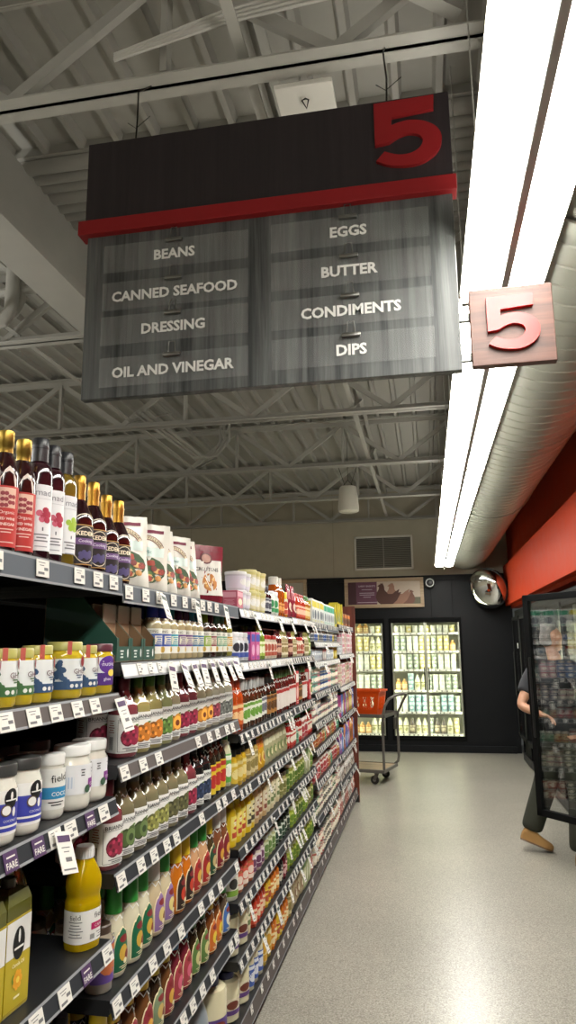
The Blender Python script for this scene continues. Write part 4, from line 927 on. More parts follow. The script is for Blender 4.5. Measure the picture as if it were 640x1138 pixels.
K('gbx', 'tea_box', 'white tea box with green top', 'box', k_box, .12, .1, .165, '#d3d8d6', '#2fa07a', '#7a8088')
K('brx', 'snack_box', 'brown snack box', 'box', k_box, .1, .08, .12, '#7a4428', '#d9812c', '#3a1f16')
K('syg', 'spice_jar', 'small clear-topped grey jar', 'jar', k_jar, '#b9b9b0', '#8a8a88', '#c9ccca', '#5a6068', .024, .085, lh=.02)
K('syb', 'spice_jar', 'small blue-labelled jar', 'jar', k_jar, '#a8b0b8', '#d0d0cc', '#cfd6de', '#3a5a9a', .024, .085, lh=.02)
K('syy', 'spice_jar', 'small yellow-labelled jar', 'jar', k_jar, '#c9b88a', '#d0d0cc', '#e0d8a8', '#b5a02c', .024, .085, lh=.02)
K('wbx', 'white_carton', 'small white carton', 'box', k_box, .075, .06, .085, '#d6d8da', '#a8b0bc', '#8a94a4')
K('wrb', 'white_carton', 'small white and red carton', 'box', k_box, .075, .06, .095, '#cfc6c4', '#b0383c', '#e6e0d8')
K('cgd', 'food_can', 'small dark-labelled can', 'can', k_can, .036, .055, '#4a4a4e', '#b0a890')
K('bpk2', 'grain_pouch', 'dark grain pouch', 'bag', k_pouch, .09, .16, .05, '#5a4a44', snack_art('#b5aca4', '#d0c4b0', '#7a3a30'))
K('yco', 'cone_carton', 'small yellow carton', 'box', k_box, .06, .06, .1, '#d0b82c', '#c98a2a', '#f0e6a8')
K('ctl', 'food_can', 'small teal-labelled can', 'can', k_can, .036, .062, '#8ab0a4', '#4a8a7a')
K('cpk', 'food_can', 'small pink-labelled can', 'can', k_can, .036, .062, '#d0a0a4', '#c0606c')
K('cbl', 'food_can', 'small blue-labelled can', 'can', k_can, .036, .062, '#4a72a8', '#2a4a80')
K('cgy', 'food_can', 'small grey-labelled can', 'can', k_can, .036, .05, '#8a90a0', '#5a6072')
K('cpl', 'food_can', 'small pale-labelled can', 'can', k_can, .036, .05, '#d3cfc0', '#b56a72')
K('cgn', 'food_can', 'small green-labelled can', 'can', k_can, .036, .06, '#a8b08a', '#4a7a5a')
K('crm', 'food_can', 'tall cream-labelled can', 'can', k_can, .037, .085, '#d3c7ae', '#a85a4c')
K('crd', 'food_can', 'tall red-labelled can', 'can', k_can, .037, .085, '#b5605a', '#e0d0c0')
K('gjr', 'cooking_jar', 'small green cooking jar', 'jar', k_jar, '#7a9a8a', '#c9ccc0', '#a8c0a8', '#4a8a6a', .03, .1)
K('ojr', 'cooking_jar', 'small amber cooking jar', 'jar', k_jar, '#b58a4a', '#c9c4b0', '#d8c89a', '#a85a2c', .03, .1)
K('rjr', 'cooking_jar', 'red and white cooking jar', 'jar', k_jar, '#b0605a', '#d3ccc6', '#e0d6d0', '#a83a40', .032, .13)
K('fpk', 'noodle_carton', 'white and pink carton', 'box', k_box, .09, .07, .1, '#dcd4d2', '#cf8090', '#b56a78')
K('fcr', 'noodle_carton', 'cream carton with pink band', 'box', k_box, .11, .07, .068, '#d3c7b4', '#c07a7a', '#b09a80')
K('fpu', 'tea_carton', 'tall magenta carton', 'box', k_box, .06, .08, .2, '#a83a78', '#6a2a6a', '#e0a0c0')
K('fbu', 'tea_carton', 'tall blue carton', 'box', k_box, .06, .08, .2, '#5f86c4', '#2f4f9a', '#d8e0f0')
K('fye', 'tea_carton', 'tall yellow carton', 'box', k_box, .06, .08, .2, '#c9b02c', '#7a6a1c', '#f0e8b0')
K('for', 'tea_carton', 'tall orange carton', 'box', k_box, .07, .08, .22, '#b5651f', '#e0a03a', '#4a2a14')
K('fvi', 'tea_carton', 'tall violet carton', 'box', k_box, .06, .08, .22, '#7a5aa0', '#c03a8a', '#c9c0e0')
K('gpk', 'grain_pouch', 'white and grey grain pouch', 'bag', k_pouch, .09, .17, .05, '#c9c7c2', snack_art('#e0dedb', '#6a5a52', '#a8a49c'))
K('bpk', 'grain_pouch', 'beige grain pouch', 'bag', k_pouch, .08, .2, .05, '#b5a584', snack_art('#cfc4a8', '#8a6a4a', '#e0d8c0'))
K('ppk', 'grain_pouch', 'dusty pink grain pouch', 'bag', k_pouch, .085, .17, .05, '#b58078', snack_art('#d8c0b8', '#8a4a3c', '#e0cfc4'))
K('kbx', 'stock_carton', 'pale green stock carton', 'box', k_box, .07, .06, .18, '#b5b890', '#6a8a4a', '#dcdcc0')
# refrigerated goods
K('yw', 'dairy_tub', 'white tub', 'tub', k_tub, .045, .118, '#dcdcd2', '#e6e6dc', '#d0d6cc')
K('yy', 'dairy_tub', 'yellow tub', 'tub', k_tub, .045, .118, '#d3cfa6', '#dcd8b4', '#c9bd7a')
K('yg', 'dairy_tub', 'grey-green tub', 'tub', k_tub, .045, .118, '#a8b0a0', '#d0d6c8', '#8a9a8c')
K('yb', 'dairy_tub', 'pale blue tub', 'tub', k_tub, .048, .128, '#b5cfd4', '#d8e4e6', '#7aa0aa')
K('yk', 'milk_bottle', 'cream milk bottle', 'bottle', k_round, '#d6d6c4', '#c4c4a0', '#d0cdae', '#8a8a5a', .045, .235, .02, .02, seal=False)
K('yd', 'milk_bottle', 'dark chilled bottle', 'bottle', k_round, '#4a4234', '#8a8a7a', '#7a705a', '#c9c0a0', .045, .235, .02, .02, seal=False)
K('yo', 'milk_bottle', 'orange chilled bottle', 'bottle', k_round, '#c99a5a', '#d0b07a', '#d8b88a', '#f0dca0', .045, .17, .02, .02, seal=False)
K('jui', 'juice_bottle', 'pale juice bottle', 'bottle', k_round, '#c0b070', '#5a7a3a', '#d0c898', '#7a8a4a', .033, .2, .018, .02, seal=False)
K('jur', 'juice_bottle', 'green-capped red juice bottle', 'bottle', k_round, '#b0484a', '#6aa03a', '#c86a6a', '#f0d8d0', .033, .2, .018, .02, seal=False)

_ME = {}
def meshes(key, far):
    if (key, far) not in _ME:
        parts = KD[key][0]()
        if far:
            m = MB()
            for _, q in parts: m.merge(q)
            _ME[key, far] = [(KD[key][1], m.mesh(KD[key][1]))]
        else:
            _ME[key, far] = [(n, q.mesh(n)) for n, q in parts]
    return _ME[key, far]
_DIM = {}
def dims(key):
    if key not in _DIM:
        vs = [v.co for _, m in meshes(key, False) for v in m.vertices]
        _DIM[key] = (max(v.x for v in vs), max(abs(v.y) for v in vs), max(v.z for v in vs))
    return _DIM[key]
def put(key, x, y, z, label, group, rz=0, far=False, s=1):
    ms = meshes(key, far); nm, cat = KD[key][1], KD[key][3]
    if far:
        o = bpy.data.objects.new(nm, ms[0][1]); COL.objects.link(o); tag(o, label, cat, group); r = o
    else:
        r = empty(nm, (0, 0, 0), 0, label, cat, group)
        for n, me in ms:
            c = bpy.data.objects.new(n, me); COL.objects.link(c); c.parent = r
    r.location = (x, y, z); r.rotation_euler = (0, 0, rz); r.scale = (s, s, s)
    return r
# ================================================================ shelving
BAYN = ['nearest', 'second', 'third', 'fourth', 'fifth', 'farthest']
BAYS = [(.56, 1.775, [1.79, 1.49, 1.237, .91, .56, .15]), (1.78, 2.975, [1.772, 1.565, 1.309, 1.052, .77, .511, .15]),
        (2.985, 4.22, [1.768, 1.54, 1.245, 1.025, .797, .595, .383, .15]), (4.225, 5.06, [1.775, 1.54, 1.25, 1.02, .80, .585, .383, .15]),
        (5.07, 6.54, [1.772, 1.636, 1.495, 1.275, 1.07, .895, .67, .445, .15]), (6.55, 7.84, [1.80, 1.527, 1.236, .968, .654, .40, .15])]
HOLD = ['vinegars, croutons, ghee and coconut oil', 'salad dressings', 'sauces, mustards and mayonnaise', 'red sauces and pickles', 'small jars, boxes and cans', 'tea and noodle cartons at the end']
NX = -.775                                             # plane of the shelf noses
LIP = P('#8f9194', 'insert'); INS = P('#303236', 'insert'); INSG = P('#5b6067', 'insert'); INSW = P('#d9dadb', 'insert'); INSB = P('#5c5553', 'insert'); TAGW = P('#dedbd4', 'paper'); TAGI = P('#6b6a6c', 'paper'); PURP = P('#4a3058', 'paper'); REDT = P('#b0343a', 'paper')
NUM = 'top second third fourth fifth sixth seventh eighth'.split()
def shelf_name(b, l): return 'bottom' if l == len(BAYS[b][2]) - 1 else NUM[l]
def tag_mesh(w, h, kind):
    m = MB(); m.box(.0, .0012, -w / 2, w / 2, -h, 0, TAGW if kind != 'fare' else PURP)
    mp = flat_map(.0012)
    if kind == 'fare': a_text(m, mp, 'FARE', 0, -h * .68, TAGW, w=w * .8, lay=1, bold=.02); lines(m, mp, 0, -h * .32, 1, w * .7, 1, TAGW, 1, .003)
    elif kind == 'drop':
        a_rect(m, mp, -w * .4, w * .4, -h * .26, -h * .1, P('#3d4a44', 'paper') if w < .04 else PURP, 1); lines(m, mp, 0, -h * .4, 2, w * .6, h * .1, TAGI, 1, .002); a_rect(m, mp, -w * .15, w * .25, -h * .72, -h * .62, TAGI, 1); a_rect(m, mp, -w * .4, w * .4, -h * .92, -h * .88, TAGI, 1)
    else:
        lines(m, mp, -w * .1, -h * .2, 2, w * .6, h * .16, TAGI, 1, .0016); a_rect(m, mp, w * .08, w * .4, -h * .62, -h * .44, TAGI, 1); a_rect(m, mp, -w * .4, w * .1, -h * .86, -h * .72, TAGI, 1)
    return m.mesh('price_tag')
TAGS = {k: tag_mesh(*v) for k, v in {'a': (.05, .036, 'tag'), 'b': (.034, .03, 'tag'), 'fare': (.045, .036, 'fare'), 'drop': (.036, .085, 'drop'), 'bigdrop': (.052, .085, 'drop')}.items()}
def tagobj(kind, sh, y, z, x=None, drop=False, rnd=random):
    o = bpy.data.objects.new('price_tag', TAGS[kind]); COL.objects.link(o); o.parent = sh
    o.location = (NX + .0035 if x is None else x, y, z)
    o.rotation_euler = (rnd.uniform(-.25, .05), rnd.uniform(-.5, -.25), rnd.uniform(-.15, .1)) if drop else (0, -.1, 0)
    return o
def make_shelf(root, b, l, y0, y1, z, style, rnd):
    base = l == len(BAYS[b][2]) - 1
    m = MB(); x0 = -1.30; n = 8
    m.box(x0, NX - .012, y0 + .003, y1 - .003, z - .022, z, CHARCOAL)
    for yy in (y0 + .003, y1 - .006): m.box(x0, NX - .014, yy, yy + .003, z - (.035 if not base else .08), z - .022, CHARCOAL)
    if base: m.box(NX - .06, NX - .05, y0, y1, 0, z - .02, P('#101112'))
    sh = m.build('shelf', root)
    h = .052 if style == 'grey' else (.07 if base else .041); zt = z - .0005
    m = MB(); ins = {'grey': INSG, 'dark': INS, 'white': INSW, 'brown': INSB}[style]
    tilt = .012 if style != 'grey' else .003
    def strip(xo, za, zb, mat, th=.003):
        xa = NX + xo - tilt * (zt - za) / h * -1; xb = NX + xo + tilt * (zt - zb) / h
        vs = [(x, y, zz) for y in (y0 + .002, y1 - .002) for x, zz in ((xa - th, za), (xa, za), (xb, zb), (xb - th, zb))]
        m.add(vs, [(0, 3, 2, 1), (4, 5, 6, 7), (1, 2, 6, 5), (0, 1, 5, 4), (3, 7, 6, 2), (0, 4, 7, 3)], mat)
    strip(-.012, zt, zt - h, CHARCOAL if style != 'grey' else LIP); strip(-.0105, zt - .001, zt - .006, LIP); strip(-.0105, zt - h + .005, zt - h, LIP)
    strip(-.0108, zt - .006, zt - h + .005, ins, .001)
    m.box(NX - .02, NX - .011, y0 + .002, y1 - .002, z - .03, z - .0005, CHARCOAL)
    m.build('shelf_edge', sh)
    # tags
    small = b >= 2; dense = {0: .088, 1: .105, 2: .085, 3: .085, 4: .08, 5: .08}[b] * (1.7 if base else 1)
    if style == 'white': dense *= .8
    y = y0 + .03; tx = NX - .0085
    while y < y1 - .03:
        if rnd.random() < .86:
            k = 'b' if (small or style == 'white') else 'a'
            if b == 0 and l in (2, 3) and rnd.random() < .35: k = 'fare'
            o = tagobj(k, sh, y, zt - .005, tx + .001); o.rotation_euler = (0, -math.atan(tilt / h), 0)
        y += dense * rnd.uniform(.75, 1.3)
    nd = {0: 0, 1: 0, 2: 3, 3: 4, 4: 3, 5: 4}[b]
    if (b, l) == (1, 1): ds = [2.12 + .105 * k for k in range(8)]
    elif l == 0 and b == 1: ds = [2.03, 2.36, 2.72]
    elif (b, l) == (0, 1): ds = [1.745]
    elif (b, l) == (0, 2): ds = [1.475]
    else: ds = [rnd.uniform(y0 + .05, y1 - .05) for _ in range(nd if not base else 0)]
    for yy in ds: tagobj('bigdrop' if (b, l) in ((0, 2), (0, 1)) or (b, l) == (1, 1) else 'drop', sh, yy, zt - .012, NX + .004, True, rnd)
    return sh
for b, (y0, y1, zs) in enumerate(BAYS):
    rnd = random.Random(20 + b)
    root = empty('shelving_bay', (0, 0, 0), 0, 'black steel shelving bay holding %s, %s' % (HOLD[b], ['nearest the camera', 'second in the row', 'third in the row', 'fourth in the row', 'fifth in the row', 'last before the cart'][b]), 'shelving')
    m = MB(); m.box(-1.325, -1.305, y0, y1, 0, 1.74, P('#0e0f10', 'shelfsteel'))
    for k in range(11): m.box(-1.306, -1.3035, y0 + .01, y1 - .01, .2 + k * .14, .203 + k * .14, P('#1a1b1c', 'shelfsteel'))
    m.build('back_panel', root)
    for yy in (y0, y1):
        m = MB(); s = .0 if yy == y0 else -.03
        m.box(-1.304, -1.285, yy + s, yy + s + .03, 0, 1.76, P('#141516', 'shelfsteel')); m.build('upright', root)
    for l, z in enumerate(zs):
        style = 'dark'
        if l == 0: style = 'grey'
        if (b, l) in ((1, 1), (2, 1)) or (b >= 4 and l in (1, 2)): style = 'white'
        if (b, l) in ((1, 2), (0, 1)): style = 'brown'
        if b in (2, 3) and l == 0: style = 'white'
        if l == len(zs) - 1: style = 'grey' if b < 2 else 'brown'
        make_shelf(root, b, l, y0, y1, z, style, rnd)
root = empty('shelving_end_panel', (-1.3, 7.87, 0), 0, 'reddish wood end panel closing the far end of the shelves', 'panel')
m = MB(); m.box(-.6, .535, 0, .035, .0, 2.03, wood('end_wood', '#4f2015', '#7a3a28', .5, .4), .003); m.build('panel_board', root)
m = MB(); m.box(-.6, .53, -.004, .039, 0, .07, P('#101112')); m.build('kick_plate', root)

# ---------------------------------------------------------------- stocking
LOOKS = []
def stock(b, l, items, y0=None, y1=None, back=0, far=None, rz=-16, xin=.02, gapmax=.012, start=1, order=None):
    by0, by1, zs = BAYS[b]; z = zs[l] + .001
    y0 = by0 + .012 if y0 is None else y0; y1 = by1 - .012 if y1 is None else y1
    far = (b >= 3) if far is None else far
    rnd = random.Random(b * 31 + l * 7)
    seq = []
    for it in items:
        k, n = it[0], it[1]; tiers = it[2] if len(it) > 2 else 1
        seq += [(k, tiers)] * n
    W = lambda k: dims(k)[1] * 2 * (1.0 if KD[k][3] in ('bottle', 'jar', 'can', 'tub') else 1.03) + (.0085 if k[:2] == 'b_' else .0035)
    total = 0; use = []
    for s in seq:
        if total + W(s[0]) > y1 - y0: break
        use.append(s); total += W(s[0])
    gap = min(gapmax, (y1 - y0 - total) / max(1, len(use)))
    sn = shelf_name(b, l)
    grp = 'goods on the %s shelf of the %s bay' % (sn, BAYN[b])
    y = y0
    for i, (k, tiers) in enumerate(use):
        w = W(k); fx, hy, hz = dims(k); yc = y + w / 2; y += w + gap
        box = KD[k][3] in ('box', 'bag')
        turn = R(rnd.uniform(-2, 2)) if box else R(rz + rnd.uniform(-7, 7))
        if k.startswith('k_') or 'squeeze' in KD[k][1]: turn = R(rnd.uniform(-5, 0))
        xc = NX - xin - max(fx, hy if not box else 0) - rnd.uniform(0, .008)
        for r in range(back + 1):
            for t in range(tiers):
                where = ['', 'back row, ', 'rearmost row, '][r] + (['lowest tier, ', 'second tier, ', 'third tier, '][t] if tiers > 1 else '')
                lab = '%s, %s from left, %s%s shelf of %s bay' % (KD[k][2], nth(i + start), where, sn, BAYN[b])
                put(k, xc - r * (2 * max(fx, hy if not box else fx) + .012), yc, z + t * (hz + .001), lab, grp, turn, far)
# nearest bay, each thing where it stands
def single(k, b, l, x, y, lab, rz, s=1, far=False, dz=.001, grp=None):
    return put(k, x, y, BAYS[b][2][l] + dz, lab, grp or 'goods on the %s shelf of the %s bay' % (shelf_name(b, l), BAYN[b]), R(rz), far, s)
for i, y in enumerate((1.235, 1.302, 1.369)):
    single('vr', 0, 0, -.845, y, 'gold-capped red-labelled vinegar bottle, %s from left on the top shelf' % nth(i + 1), -38, 1.02)
single('mad', 0, 0, -.845, 1.437, 'tall black-capped bottle with white label, nearest the red vinegars', -36)
single('mad', 0, 0, -.848, 1.498, 'black-capped vinegar bottle with white label, between its twin and the olive one', -34)
single('mado', 0, 0, -.848, 1.559, 'olive vinegar bottle with black cap, white label and green fruit', -20)
for i, y in enumerate((1.636, 1.714, 1.792, 1.872)):
    single('ked', 0 if i < 2 else 1, 0, -.848, y, 'dark cooking wine bottle with gold neck, %s of four beside the crouton bags' % nth(i + 1), -30)
for i, (y, rz, k) in enumerate(((1.975, -52, 'crc'), (2.125, -56, 'crg'), (2.25, -40, 'crg'), (2.385, -40, 'crc'), (2.515, -34, 'crg'))):
    single(k, 1, 0, -.875, y, 'cream crouton bag with salad picture, %s of five on the top shelf' % nth(i + 1), rz, .97, dz=.005).rotation_euler = ((.02, -.05, .04, -.03, .06)[i], (-.1, -.06, -.12, -.07, -.1)[i], R(rz))
single('redbag', 1, 0, -.88, 2.78, 'dark red and white crouton pouch standing after the cream bags', -38)
for k, y, rz, lab in (('gg', 1.242, -30, 'green-labelled ghee jar half cut by the left edge'), ('gg', 1.305, -32, 'green-labelled ghee jar, second from left on its shelf'), ('gg', 1.368, -32, 'green-labelled ghee jar beside the blue-labelled ones'),
        ('gb', 1.437, -30, 'small blue-labelled ghee jar left of the large one'), ('gB', 1.556, -36, 'large yellow ghee jar with blue tree label and red paper seal'), ('gb', 1.651, -32, 'small blue-labelled ghee jar next to the purple one'), ('gp', 1.738, -28, 'yellow ghee jar with purple label and brown lid at the shelf end')):
    single(k, 0, 1, -.826, y, lab, rz)
for k, x, y, rz, lab in (('cb', -.83, 1.23, -30, 'blue-labelled coconut oil jar cut off by the left edge'), ('cb', -.83, 1.318, -30, 'blue-labelled coconut oil jar, second from the left edge'), ('cb', -.828, 1.405, -30, 'blue-labelled coconut oil jar beside the sky-blue ones'),
        ('ct', -.893, 1.506, -30, 'sky-blue-labelled coconut jar wedged behind the dark-blue one'), ('ct', -.834, 1.537, -34, 'sky-blue-labelled coconut jar beside the big white-lidded jar'), ('cw', -.832, 1.626, -28, 'big white-lidded coconut oil jar with purple mark and grey label'), ('cw', -.836, 1.722, -32, 'white-lidded coconut jar at the far end of its shelf')):
    single(k, 0, 2, x, y, lab, rz)
for i, (k, x, y) in enumerate((('cb', -.975, 1.43), ('cb', -.972, 1.56), ('cb', -.95, 1.66), ('cb', -1.07, 1.4), ('cb', -1.07, 1.5), ('cb', -1.07, 1.6))):
    single(k, 0, 2, x, y, 'coconut oil jar standing in the back, %s of six behind the front jars' % nth(i + 1), -30)
single('oil', 0, 3, -.836, 1.722, 'tall clear yellow cooking oil bottle with white cap, alone at the shelf end', -24, .915)
for i, (k, x, y) in enumerate((('can', -.848, 1.322), ('can', -.848, 1.412), ('can', -.92, 1.322), ('can', -.92, 1.412))):
    single(k, 0, 3, x, y, ['square-sided yellow canola oil bottle cut by the left edge', 'square-sided yellow canola oil bottle right of its twin', 'canola oil bottle behind the one at the left edge', 'canola oil bottle behind the right-hand one'][i], -2)
for i, (x, y) in enumerate(((-.93, 1.53), (-1.02, 1.5), (-.98, 1.63), (-1.09, 1.6))):
    single('oilb', 0, 3, x, y, 'dark olive oil bottle with white cap, %s of four in the shadow behind' % nth(i + 1), -25)
for i, y in enumerate((1.3, 1.385, 1.47, 1.555, 1.64, 1.72)):
    single('dkb', 0, 4, -.88, y, 'black bottle with white label under the oil shelf, %s from left' % nth(i + 1), -30)
# second bay
ty = 1.83
for i in range(3):
    t = single('tray', 1, 1, -.905, 1.83 + i * .091, 'dark green open display carton, %s of three below the top shelf' % nth(i + 1), 0)
    for j in range(3):
        single('packet', 1, 1, -.845 - .03 * j, 1.83 + i * .091, 'tan packet in the %s green carton, %s from the front' % (nth(i + 1), nth(j + 1)), 0, dz=.0045)
stock(1, 1, [('a_bl', 2), ('a_te', 1), ('a_pu', 2), ('a_lb', 2), ('a_gn', 1)], 2.075, 2.66, 1, rz=-24, gapmax=.012)
stock(1, 1, [('a_ma', 1), ('a_sg', 2), ('a_ye', 2)], 2.665, 2.965, 1, rz=-24, start=9)
stock(1, 2, [('b_re', 1), ('b_or', 2), ('b_gr', 1), ('b_pe', 1), ('b_re', 2), ('b_pe', 2), ('b_pk', 1), ('b_gy', 2), ('b_av', 2), ('b_gr', 1)], 1.885, None, 1, rz=-26)
stock(1, 3, [('b_re', 1), ('b_ar', 2), ('b_pa', 1), ('b_pa', 1), ('b_ga', 2), ('b_re', 1), ('b_bl', 2), ('yl', 3), ('gw', 2)], None, None, 1, rz=-26)
stock(1, 4, [('dips', 1), ('k_g', 3), ('k_w', 1), ('k_gp', 1), ('k_yo', 2), ('k_gt', 2), ('k_gd', 1), ('k_wr', 2), ('k_yb', 1)], None, None, 2, gapmax=.004)
stock(1, 5, [('k_yd', 2), ('k_yb', 2), ('k_yd', 1), ('k_yb', 1), ('k_bl', 2), ('k_gg', 2), ('k_yf', 2), ('k_gb', 1)], None, None, 1)
for i, y in enumerate((1.95, 2.12, 2.29, 2.46)): single('mayb', 1, 6, -.9, y, 'huge navy-lidded mayonnaise jar on the low deck, %s from left' % nth(i + 1), -20)
single('mayb', 1, 6, -.87, 2.86, 'huge navy-lidded mayonnaise jar with purple label, beside the grey jug on the low deck', -22)
single('jug', 1, 6, -.875, 2.665, 'plain grey plastic jug standing on the bottom deck', 10)
# third bay
stock(2, 0, [('pkb', 1), ('tubw', 2, 2), ('yst', 3, 2), ('blk', 2), ('gwj', 2), ('amb', 2), ('hny', 3), ('grt', 1), ('rdt', 2)], 2.99, None, rz=-20)
stock(2, 1, [('wbj', 3), ('pbx', 2), ('grb', 2), ('wrj', 4), ('mrb', 2), ('plb', 3)], None, None, 1)
stock(2, 2, [('hot', 2), ('slv', 5), ('wlb', 2), ('krf', 3), ('rdw', 5), ('redp', 1)], None, None, 1)
stock(2, 3, [('mus', 3), ('tan', 3), ('ypo', 2), ('gpo', 6), ('rsl', 3)], None, None, 1)
stock(2, 4, [('yms', 3), ('yms2', 2), ('bms', 3), ('cms', 4), ('rel', 2), ('grl', 3)], None, None, 1)
stock(2, 5, [('wgj', 1), ('rlj', 3), ('plj', 3), ('glj', 3), ('dkj', 6), ('lmj', 1)], None, None, 1)
stock(2, 6, [('may', 2), ('cms', 1), ('rsm', 4), ('ysm', 2), ('osm', 3), ('dsm', 2), ('msm', 2), ('lmj', 2)], None, None, 1)
single('may', 2, 7, -.86, 3.06, 'navy-lidded mayonnaise jar, first at the near end of the third bay low deck', -22)
stock(2, 7, [('may', 1), ('mab', 3), ('myl', 2), ('osm', 2), ('ysm', 2), ('osm', 3), ('tan', 3)], 3.15, None, 1, start=2)
# fourth bay
stock(3, 0, [('rpo', 2), ('rdt', 4), ('grt', 3), ('hny', 3)]); stock(3, 1, [('mrb', 2), ('plb', 2), ('wrj', 3), ('mrb', 1), ('plb', 3), ('grb', 2)], back=1)
stock(3, 2, [('rdw', 3), ('redp', 1), ('krf', 2), ('rdw', 3), ('redp', 1), ('slv', 3)], back=1); stock(3, 3, [('rsl', 4), ('gjr', 1), ('rsl', 3), ('rjr', 3), ('rsl', 4), ('ojr', 3)], back=1)
stock(3, 4, [('pkl', 6), ('kbx', 2), ('pkl', 4)], back=1); stock(3, 5, [('lmj', 2), ('pkl', 2), ('grl', 1), ('lmj', 2), ('rel', 2), ('pkl', 2)], back=1)
stock(3, 6, [('lmj', 3), ('grl', 2), ('rel', 1), ('lmj', 3), ('grl', 2)], back=1); stock(3, 7, [('bpk', 4), ('kbx', 3), ('ppk', 3), ('bpk', 2)])
# fifth bay
def mix(n, *ks):
    """short runs of two or three alike, kinds taking turns"""
    out = []; r = random.Random(n)
    while sum(o[1] for o in out) < n:
        k = ks[len(out) % len(ks)] if r.random() < .8 else r.choice(ks); out.append((k[0], r.choice((1, 2, 2, 3)), k[1]))
    return out
stock(4, 0, [('ybx', 5), ('gbx', 5), ('tent', 2)]); stock(4, 1, mix(26, ('syg', 1), ('syb', 1), ('syy', 1), ('syg', 1))); stock(4, 2, [('wbx', 6), ('wrb', 2), ('wbx', 5), ('yco', 4)])
stock(4, 3, mix(18, ('ctl', 3), ('cpk', 3), ('cgn', 3), ('cbl', 3))); stock(4, 4, mix(18, ('cpl', 3), ('cgy', 3), ('cgd', 3), ('cpl', 2))); stock(4, 5, mix(22, ('gjr', 1), ('ojr', 1), ('rjr', 1), ('ojr', 1)))
stock(4, 6, mix(20, ('rjr', 1), ('rjr', 1), ('ojr', 1), ('gjr', 1))); stock(4, 7, mix(18, ('cgn', 2), ('cpl', 3), ('crd', 1), ('cgd', 3))); stock(4, 8, mix(18, ('crm', 2), ('crd', 2), ('crm', 2), ('cgd', 3)))
# farthest bay
stock(5, 0, [('tent', 3), ('brx', 5)]); stock(5, 1, [('wbx', 4), ('fpk', 2, 2), ('fcr', 1, 3), ('fpk', 6, 2)]); stock(5, 2, mix(12, ('fcr', 3), ('fpk', 2), ('fcr', 3))); stock(5, 3, mix(22, ('fpu', 1), ('fbu', 1), ('fye', 1)))
stock(5, 4, mix(22, ('fvi', 1), ('fbu', 1), ('for', 1))); stock(5, 5, mix(14, ('gpk', 1), ('gpk', 1), ('bpk2', 1))); stock(5, 6, mix(14, ('ppk', 1), ('gpk', 1), ('ppk', 1)))
# ================================================================ glass-door coolers in the back wall
GLASS = pane_material('door_glass', 1.35); GLASS2 = pane_material('open_door_glass', 1.85, (.96, .97, .97, 1)); BF = P('#08090a', 'insert'); CIN = P('#d3d4c4', 'plastic'); LED = P('#fbffdc', 'emit10')
HAND = P('#0c0d0e'); STRIP = P('#d3d3cc', 'paper')
ZC = [1.80, 1.515, 1.23, .91, .58, .245]
def cooler(x0, x1, doors, label, goods, side):
    root = empty('glass_door_cooler', (x0, BACK, 0), 0, label, 'cooler'); W = x1 - x0
    b = MB(); D = .75
    b.box(0, .02, .1, D, .19, 2.05, CIN); b.box(W - .02, W, .1, D, .19, 2.05, CIN); b.box(0, W, D, D + .03, .19, 2.05, CIN); b.box(0, W, .1, D, 2.02, 2.05, CIN); b.box(0, W, .1, D, .19, .215, CIN)
    b.build('cabinet', root)
    b = MB()
    for a in ((0, W, 1.985, 2.03), (0, W, .17, .205), (0, .035, .2, 1.99), (W - .035, W, .2, 1.99)): b.box(a[0], a[1], -.02, .06, a[2], a[3], BF, .003)
    b.build('frame', root)
    for k, z in enumerate(ZC):
        b = MB(); b.box(.03, W - .03, .17, D - .02, z - .012, z, P('#c9cac2')); s = b.build('shelf', root)
        b = MB(); b.box(.03, W - .03, .16, .17, z - .03, z + .004, STRIP); mp = lambda u, v, e: (u, .16 - e, v); r = random.Random(k + int(x0 * 10)); u = .06
        while u < W - .1: a_rect(b, mp, u, u + .02, z - .024, z - .006, P('#3d3d3d', 'paper'), 1, .1); u += r.uniform(.05, .1)
        b.build('price_strip', s)
    dw = (W - .07) / doors
    for d in range(doors):
        a = .035 + d * dw
        b = MB()
        for q in ((a, a + dw, 1.955, 1.985), (a, a + dw, .205, .235), (a, a + .022, .235, 1.955), (a + dw - .022, a + dw, .235, 1.955)): b.box(q[0], q[1], -.01, .02, q[2], q[3], P('#b5b8a8', 'metal') if q[3] - q[2] > 1 else BF)
        o = b.build('door', root)
        b = MB(); b.box(a + .012, a + dw - .012, .0, .006, .235, 1.955, GLASS); b.build('glass', o)
        hx = a + (dw - .035 if d == 0 and doors > 1 else .035)
        b = MB(); b.tube([(hx, -.01, .92), (hx, -.045, .93), (hx, -.045, 1.25), (hx, -.01, 1.26)], .009, HAND, 8); b.build('handle', o)
    for q in [.035 + d * dw for d in range(1, doors)] + [.03, W - .03]:
        b = MB(); b.box(q - .008, q + .008, .06, .14, .25, 1.93, LED); b.build('light_strip', root)
    for k, z in enumerate(ZC):
        for row in range(1):
            x = .06; i = 0; r = random.Random(k * 3 + side)
            while x < W - .08:
                key = goods[k][int((x - .05) / (W - .1) * len(goods[k]))]; fx, hy, hz = dims(key); step = 2 * max(fx, hy) + .004
                if x + step > W - .04: break
                if x0 + x + step > -1.2:
                    gap_ = [.2, .27, .27, .3, .31, .31][k]; n = 2 if hz * 2 + .02 < gap_ and r.random() < .95 else 1
                    for t in range(n):
                        i += 1
                        o = put(key, x0 + x + step / 2, BACK + .25, z + .001 + t * (hz + .001), '%s, %s along the %s shelf of the %s cooler' % (KD[key][2], nth(i), NUM[k], side_name[side]), 'chilled goods in the %s cooler' % side_name[side], R(-90 + r.uniform(-15, 15)), True)
                x += step
side_name = {0: 'narrow left', 1: 'double-door'}
